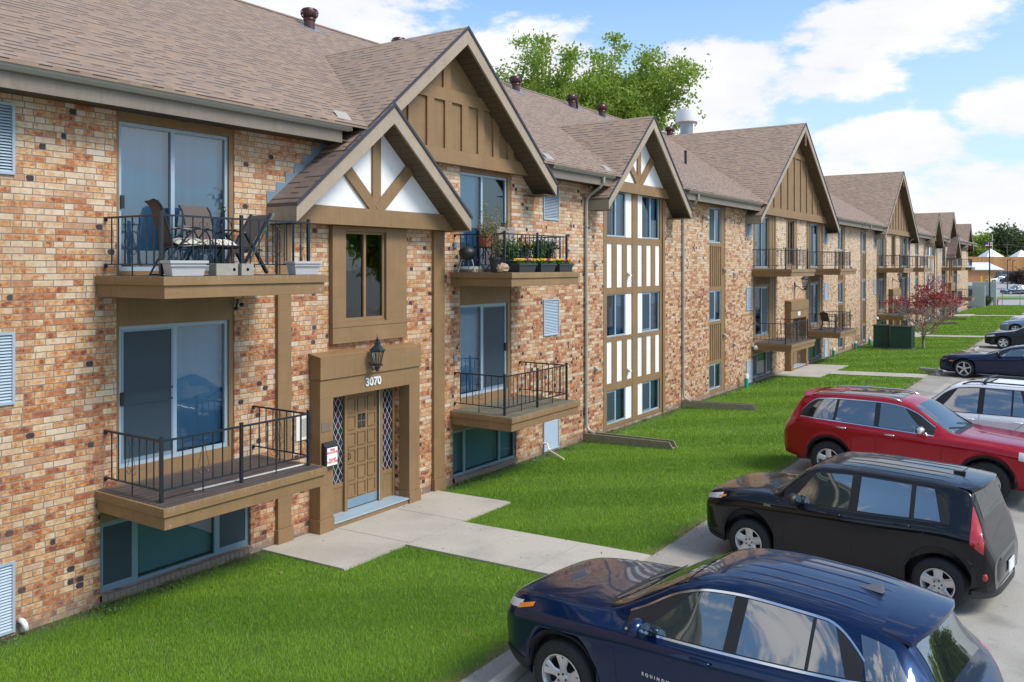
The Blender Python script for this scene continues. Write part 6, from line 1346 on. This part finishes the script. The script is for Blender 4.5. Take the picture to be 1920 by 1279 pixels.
# ------------------------------------------------------------ beyond the end of the building
def Q(u, t, z=.0): p = at(u, t, z); return Vector(p)
def fence_line(name, label, cat, a, b, h, thick, mat, panel=2.4, posts=True, group=None):
    r = T(name, label, cat, group); a = Vector(a); b = Vector(b); d = b-a; L = d.length; d.normalize(); n = Vector((-d.y, d.x, 0)).normalized(); k = max(1, int(L/panel)); m = MB()
    m.beam(a+Vector((0, 0, h/2)), b+Vector((0, 0, h/2)), thick, h); m.build('panel', MAT[mat], r)
    if posts:
        q = MB()
        for i in range(k+1): p = a+d*(L*i/k); q.beam(p, p+Vector((0, 0, h+.05)), thick+.06, .14, up=tuple(n))
        q.build('post', MAT[mat], r)
    set_origin(r, tuple(a)); return r
def cedar():
    t = NT('cedar'); P = t.wpos(); x, y, z = t.xyz(P); k = t.math('DIVIDE', t.math('SUBTRACT', y, t.math('MULTIPLY', x, .2)), .42); r = t.white(t.math('FLOOR', k), 0.0, 0.0); c = t.mix(r, (.33, .16, .055), (.46, .24, .085)); c = t.mix(t.math('LESS_THAN', t.math('FRACT', k), .1), c, (.16, .08, .03)); t.set(c, .8); MAT['cedar'] = t.m
cedar(); plain('block_wall', (.56, .57, .56), .9, var=.1); plain('stucco_orange', (.45, .22, .10), .9); plain('slate_roof', (.17, .19, .20), .8, var=.2, scale=1); plain('far_grass', (.12, .20, .03), .9, var=.3, scale=.5); plain('navy_fence', (.02, .03, .07), .7); plain('yellow', (.75, .5, .02), .6)
fence_line('wooden_fence', 'very tall orange cedar board wall far beyond the parking lot', 'fence', Q(1740, 205, 1.2), Q(2100, 215, 1.2), 5.6, .2, 'cedar', 6)
fence_line('dark_fence', 'low dark blue fence right of the white-roofed shed', 'fence', Q(1877, 195, 1.1), Q(2060, 205, 1.1), 2.3, .15, 'navy_fence', 4)
w = fence_line('concrete_wall', 'grey concrete block screen wall at the end of the lawn', 'wall', (107.5, 6.0, .0), (106.9, -.9, .0), 2.4, .2, 'block_wall', 2.2); fence_line('concrete_wall', 'short return of the grey concrete wall, set back behind it', 'wall', (112.0, .6, 0), (111.7, -1.6, .0), 2.7, .2, 'block_wall', 2.2)
r = T('shed', 'low orange building with a white roof in front of the cedar wall', 'building'); a = Q(1800, 182, 1.1); b = Q(1878, 182, 1.1); F = Vector((cos(YAW), sin(YAW), 0)); m = MB(); d = (b-a); z1 = Vector((0, 0, 2.6))
m.add([a, b, b+F*9, a+F*9, a+z1, b+z1, b+F*9+z1, a+F*9+z1], [(0, 1, 5, 4), (1, 2, 6, 5), (2, 3, 7, 6), (3, 0, 4, 7)]); m.build('wall', MAT['stucco_orange'], r); m = MB(); z2 = Vector((0, 0, 1.5)); o1 = a+z1-F*.6-d*.02; o2 = b+z1-F*.6+d*.02; z3 = Vector((0, 0, .15)); m.add([o1, o2, o2+F*6+z2, o1+F*6+z2, o1+z3, o2+z3, o2+F*6+z2+z3, o1+F*6+z2+z3], [(0, 1, 5, 4), (1, 2, 6, 5), (2, 3, 7, 6), (3, 0, 4, 7), (4, 5, 6, 7)]); m.build('roof', MAT['white_metal'], r)
m = MB(); p0, p1 = a+d*.86-F*.06, a+d*.99-F*.06; zz = Vector((0, 0, 2.1)); m.add([p0, p1, p1+zz, p0+zz], [(0, 1, 2, 3)]); m.build('door', MAT['paint_grey'], r); set_origin(r, tuple(a))
for i, (u, wd, tp) in enumerate(((1857.5, 4.6, 2.2), (1914.5, 4.2, 1.9))):
    r = T('canopy_tent', ('white peaked canopy roof with a flag above it, behind the cedar wall', 'white peaked canopy roof farther right behind the cedar wall')[i], 'canopy', 'white peaked canopies'); c = Q(u, 222, 6.9); m = MB(); S_ = Vector((sin(YAW), -cos(YAW), 0)); k = [c+S_*wd*sx*.5+F*wd*sy*.5 for sx, sy in ((-1, -1), (1, -1), (1, 1), (-1, 1))]; top = c+Vector((0, 0, tp)); m.add(k+[top]+[q-Vector((0, 0, .5)) for q in k], [(0, 1, 4), (1, 2, 4), (2, 3, 4), (3, 0, 4), (0, 5, 6, 1), (1, 6, 7, 2), (2, 7, 8, 3), (3, 8, 5, 0)]); m.build('canvas', MAT['white_panel'], r)
    m = MB(); 
    for q in k: m.tube([q-Vector((0, 0, 6.5)), q-Vector((0, 0, .4))], .08, 6)
    m.build('post', MAT['white_metal'], r); set_origin(r, (c.x, c.y, 0))
plain('flag_red', (.5, .03, .04), .8); plain('flag_blue', (.02, .03, .2), .8)
r = T('flagpole', 'flagpole with a red, white and blue striped flag above the white canopy', 'flagpole'); c = Q(1860.5, 218, 1.2); m = MB(); m.tube([c, c+Vector((0, 0, 11.5))], .07, 6); m.build('pole', MAT['white_metal'], r); R_ = Vector((sin(YAW), -cos(YAW), 0))
fm = [MAT['flag_red'], MAT['white_panel'], MAT['flag_blue']]; m = MB()
for i in range(7): m.mi = i % 2; z0 = 8.6+.17*i; m.box(0, 1.7, 0, .03, z0, z0+.17)
m.mi = 2; m.box(0, .75, -.02, .05, 9.1, 9.79); f_ = m.build('flag', fm, r); f_.location = c-R_*1.75; f_.location.z = 1.0; f_.rotation_euler = (0, 0, YAW-pi/2); set_origin(r, tuple(c))
def lamp_post(label, u, t, h, z=0.0, base=True, sign=False):
    r = T('lamp_post', label, 'lamp post'); c = Q(u, t, z); m = MB(); m.tube([c+Vector((0, 0, .0)), c+Vector((0, 0, h))], [.09, .06], 8); m.build('pole', MAT['black_plastic'], r); m = MB(); m.beam(c+Vector((0, 0, h)), c+Vector((0, 0, h+.12))+R_*.5, .3, .12); m.build('lamp_head', MAT['black_plastic'], r)
    if base: m = MB(); m.lathe([(.30, -.05), (.30, 1.05), (.26, 1.12), (0, 1.12)], tuple(c), 14); m.build('base', MAT['concrete'], r)
    set_origin(r, tuple(c))
lamp_post('tall dark lamp post on a pale concrete base at the end of the lawn', 1855.5, 97, 7.3); lamp_post('dark lamp post right of the black SUV in the far lot', 1888.8, 138, 5.4, .1, False); lamp_post('thin dark post in front of the cedar wall', 1899, 170, 5.0, .6, False)
r = T('fire_hydrant', 'red fire hydrant by the kerb beyond the lawn', 'hydrant'); c = Q(1869.5, 100, .02); m = MB(); m.lathe([(.16, 0), (.16, .06), (.11, .08), (.11, .52), (.15, .54), (.15, .58), (.11, .68), (.03, .74), (.03, .78), (0, .78)], tuple(c), 12); m.build('barrel', MAT['hydrant'], r, smooth=True, autosm=40)
for s in (-1, 1): q = MB(); q.tube([c+Vector((0, 0, .42)), c+R_*s*.22+Vector((0, 0, .42))], .06, 8); q.build('nozzle', MAT['hydrant'], r)
set_origin(r, tuple(c))
r = T('chain_link_fence', 'thin grey chain-link fence posts along the end of the lawn', 'fence'); pts = [(96.5, -3.7), (104, -4.6), (108, -5.2)]; m = MB(); P_ = [Q(1879.5, 88, .1), Q(1912.5, 93, .1), Q(1950, 96, .1)]
for p in P_: q = MB(); q.tube([p, p+Vector((0, 0, 1.7))], .03, 6); q.build('post', MAT['steel'], r)
q = MB(); q.tube([p+Vector((0, 0, 1.65)) for p in P_], .02, 5); q.build('rail', MAT['steel'], r); set_origin(r, tuple(P_[0]))
def pole(label, u, t, h):
    r = T('utility_pole', label, 'utility pole', 'utility poles by the trees'); c = Q(u, t, 1.2); m = MB(); m.tube([c, c+Vector((0, 0, h))], [.16, .11], 8); m.build('pole', MAT['bark'], r); m = MB(); m.beam(c+Vector((0, 0, h-.6))-R_*1.3, c+Vector((0, 0, h-.6))+R_*1.3, .12, .12); m.build('crossarm', MAT['bark'], r); set_origin(r, tuple(c)); return c+Vector((0, 0, h-.5))
e1 = pole('utility pole left of the white canopy', 1843.5, 232, 9.4); e2 = pole('utility pole right of the white canopy, before the trees', 1888.5, 226, 9.6); e3 = pole('utility pole beyond the right frame edge', 1990, 232, 9.4)
r = T('overhead_wire', 'thin overhead wires strung between the far poles', 'wire')
for o_ in (-1.0, 0, 1.0):
    for a, b in ((e1, e2), (e2, e3)):
        q = MB(); q.tube([a+(b-a)*k/8+R_*o_-Vector((0, 0, 1.2*(1-(2*k/8-1)**2)*.6)) for k in range(9)], .035, 4, cap=False); q.build('wire', MAT['rubber'], r)
for i in range(3):
    p = Q((1840, 1853.5, 1856)[i], 178, 1.15); m = MB(); m.lathe([(.16, 0), (.16, 1.15), (.10, 1.25), (0, 1.26)], tuple(p), 10); o = m.build('bollard', MAT['yellow']); tag(o, ('leftmost yellow bollard before the orange shed', 'yellow bollard just left of the tall lamp post', 'yellow bollard just right of the tall lamp post')[i], 'bollard', 'yellow bollards')
m = MB(); a = Q(1868, 118, .0); b = Q(2050, 118, .0); m.add([a+Vector((0, 0, .04)), b+Vector((0, 0, .04)), b+F*9+Vector((0, 0, .05)), a+F*9+Vector((0, 0, .05))], [(0, 1, 2, 3)]); tag(m.build('verge', MAT['far_grass']), kind='structure')
# distant trees: one crown mesh per kind, copied
far = [(1835, 262, 'leaf_green', 13.3), (1828, 300, 'leaf_dark', 13.0), (1867, 285, 'leaf_green', 10.5), (1878, 270, 'leaf_yellow', 12.0), (1893, 262, 'leaf_dark', 15.3), (1912, 270, 'leaf_dark', 13.2), (1932, 262, 'leaf_dark', 13.5), (1955, 280, 'leaf_green', 14), (1810, 280, 'leaf_green', 13), (1790, 290, 'leaf_dark', 12), (1850, 300, 'leaf_dark', 9.5), (1860, 310, 'leaf_green', 9.5), (1900, 300, 'leaf_green', 12.5), (1922, 300, 'leaf_dark', 12.0), (1884, 310, 'leaf_dark', 11.5)]
labs = ['rounded green tree just right of the building end', 'dark tree behind the rounded green tree', 'green tree directly behind the white canopy', 'yellow-green tree left of the tallest dark tree', 'tallest dark tree on the far skyline', 'dark tree right of the tallest one', 'dark tree at the right edge of the skyline', 'green tree past the right edge of the skyline', 'green tree mostly hidden behind the building end', 'dark tree hidden behind the building end', 'low dark tree between the rounded tree and the canopy', 'low green tree behind the flagpole', 'green tree behind the tallest dark tree', 'dark tree behind the right edge trees', 'dark tree behind the yellow-green tree']
protos = {}
for i, (u, t, lm, h) in enumerate(far):
    c = Q(u, t, 1.5)
    if lm not in protos:
        protos[lm] = (tree('broadleaf_tree', labs[i], tuple(c), h, .85, 31+i, lm, .42, 26, 1.1, levels=3, trunk_r=.3, group='trees on the far skyline', nchild=(6, 5, 4), first=.2, up=.35), h)
    else:
        p, h0 = protos[lm]; o = copy_tree(p); o.location = c; s = h/h0; o.scale = (s, s, s); o.rotation_euler = (0, 0, i*1.7); o['label'] = labs[i]
tree('russet_shrub', 'russet small tree beside the far parked cars', tuple(Q(1908, 150, .3)), 3.6, .9, 77, 'leaf_russet', .16, 16, .4, levels=3, trunk_r=.08, nchild=(6, 4, 4), first=.1, up=.3)
tree('shrub', 'green shrub at the foot of the concrete wall', tuple(Q(1846.5, 96, 0)), 1.2, 1.0, 78, 'leaf_dark', .07, 16, .15, levels=3, trunk_r=.03, nchild=(6, 4, 3), first=.1, up=.3)
# trees across the lot, behind the camera: seen only in the windows and paintwork
lab2 = ['tree across the lot opposite the first entrance', 'tree across the lot left of the camera', 'tree across the lot opposite the half-timbered bay', 'tree across the lot opposite the second entrance', 'tree across the lot opposite the maple', 'far left tree across the lot']
base = protos['leaf_green'][0]
for i, (x, y, h) in enumerate(((14, -46, 11), (-6, -40, 10), (31, -52, 13), (48, -47, 11), (66, -50, 12), (-30, -26, 10))):
    o = copy_tree(base); o.location = (x, y, .1); s = h/13.3; o.scale = (s, s, s); o.rotation_euler = (0, 0, i*2.1); o['label'] = lab2[i]; o['group'] = 'trees across the parking lot'
# grey hipped roof far behind the building
r = T('neighbour_building', 'distant building with a pale grey hipped roof behind the ridge', 'building'); m = MB(); x0, x1, y0, y1 = 118, 150, 20, 44; m.box(x0, x1, y0, y1, 0, 13.0); m.build('wall', MAT['block_wall'], r); m = MB(); a = [(x0-1, y0-1, 13), (x1+1, y0-1, 13), (x1+1, y1+1, 13), (x0-1, y1+1, 13), (x0+11, 32, 18.6), (x1-11, 32, 18.6)]; m.add(a, [(0, 1, 5, 4), (1, 2, 5), (2, 3, 4, 5), (3, 0, 4)]); m.build('roof', MAT['slate_roof'], r); set_origin(r, (x0, y0, 0))
FG = 'cars in the far parking lot'
def far_car(name, label, spec, pm, u, t, ang, z):
    c = Car(name, label, 'car', spec, pm, (0, 0), -1, 0, False, FG); c.root.rotation_euler = (0, 0, ang); c.root.location = Q(u, t, z); return c
far_car('parked_saloon', 'dark grey saloon seen side on in the far lot', sedan(L=4.9, W=1.85), 'paint_grey', 1878.5, 137, YAW-pi/2, .02)
far_car('parked_suv', 'black SUV seen from behind in the far lot', WAGON, 'paint_dark', 1881, 172, YAW+pi, 1.0)
far_car('parked_hatchback', 'teal hatchback left of the black SUV in the far lot', SOUL, 'paint_teal', 1871.5, 190, YAW+pi, 1.15)
far_car('parked_saloon', 'white car parked by the yellow bollards', sedan(L=4.6), 'paint_white', 1851, 180, YAW-pi/2, 1.0)
far_car('parked_saloon', 'red-lamped silver saloon behind the russet shrub', sedan(L=4.7), 'paint_silver', 1903, 142, YAW+pi*.9, .1)
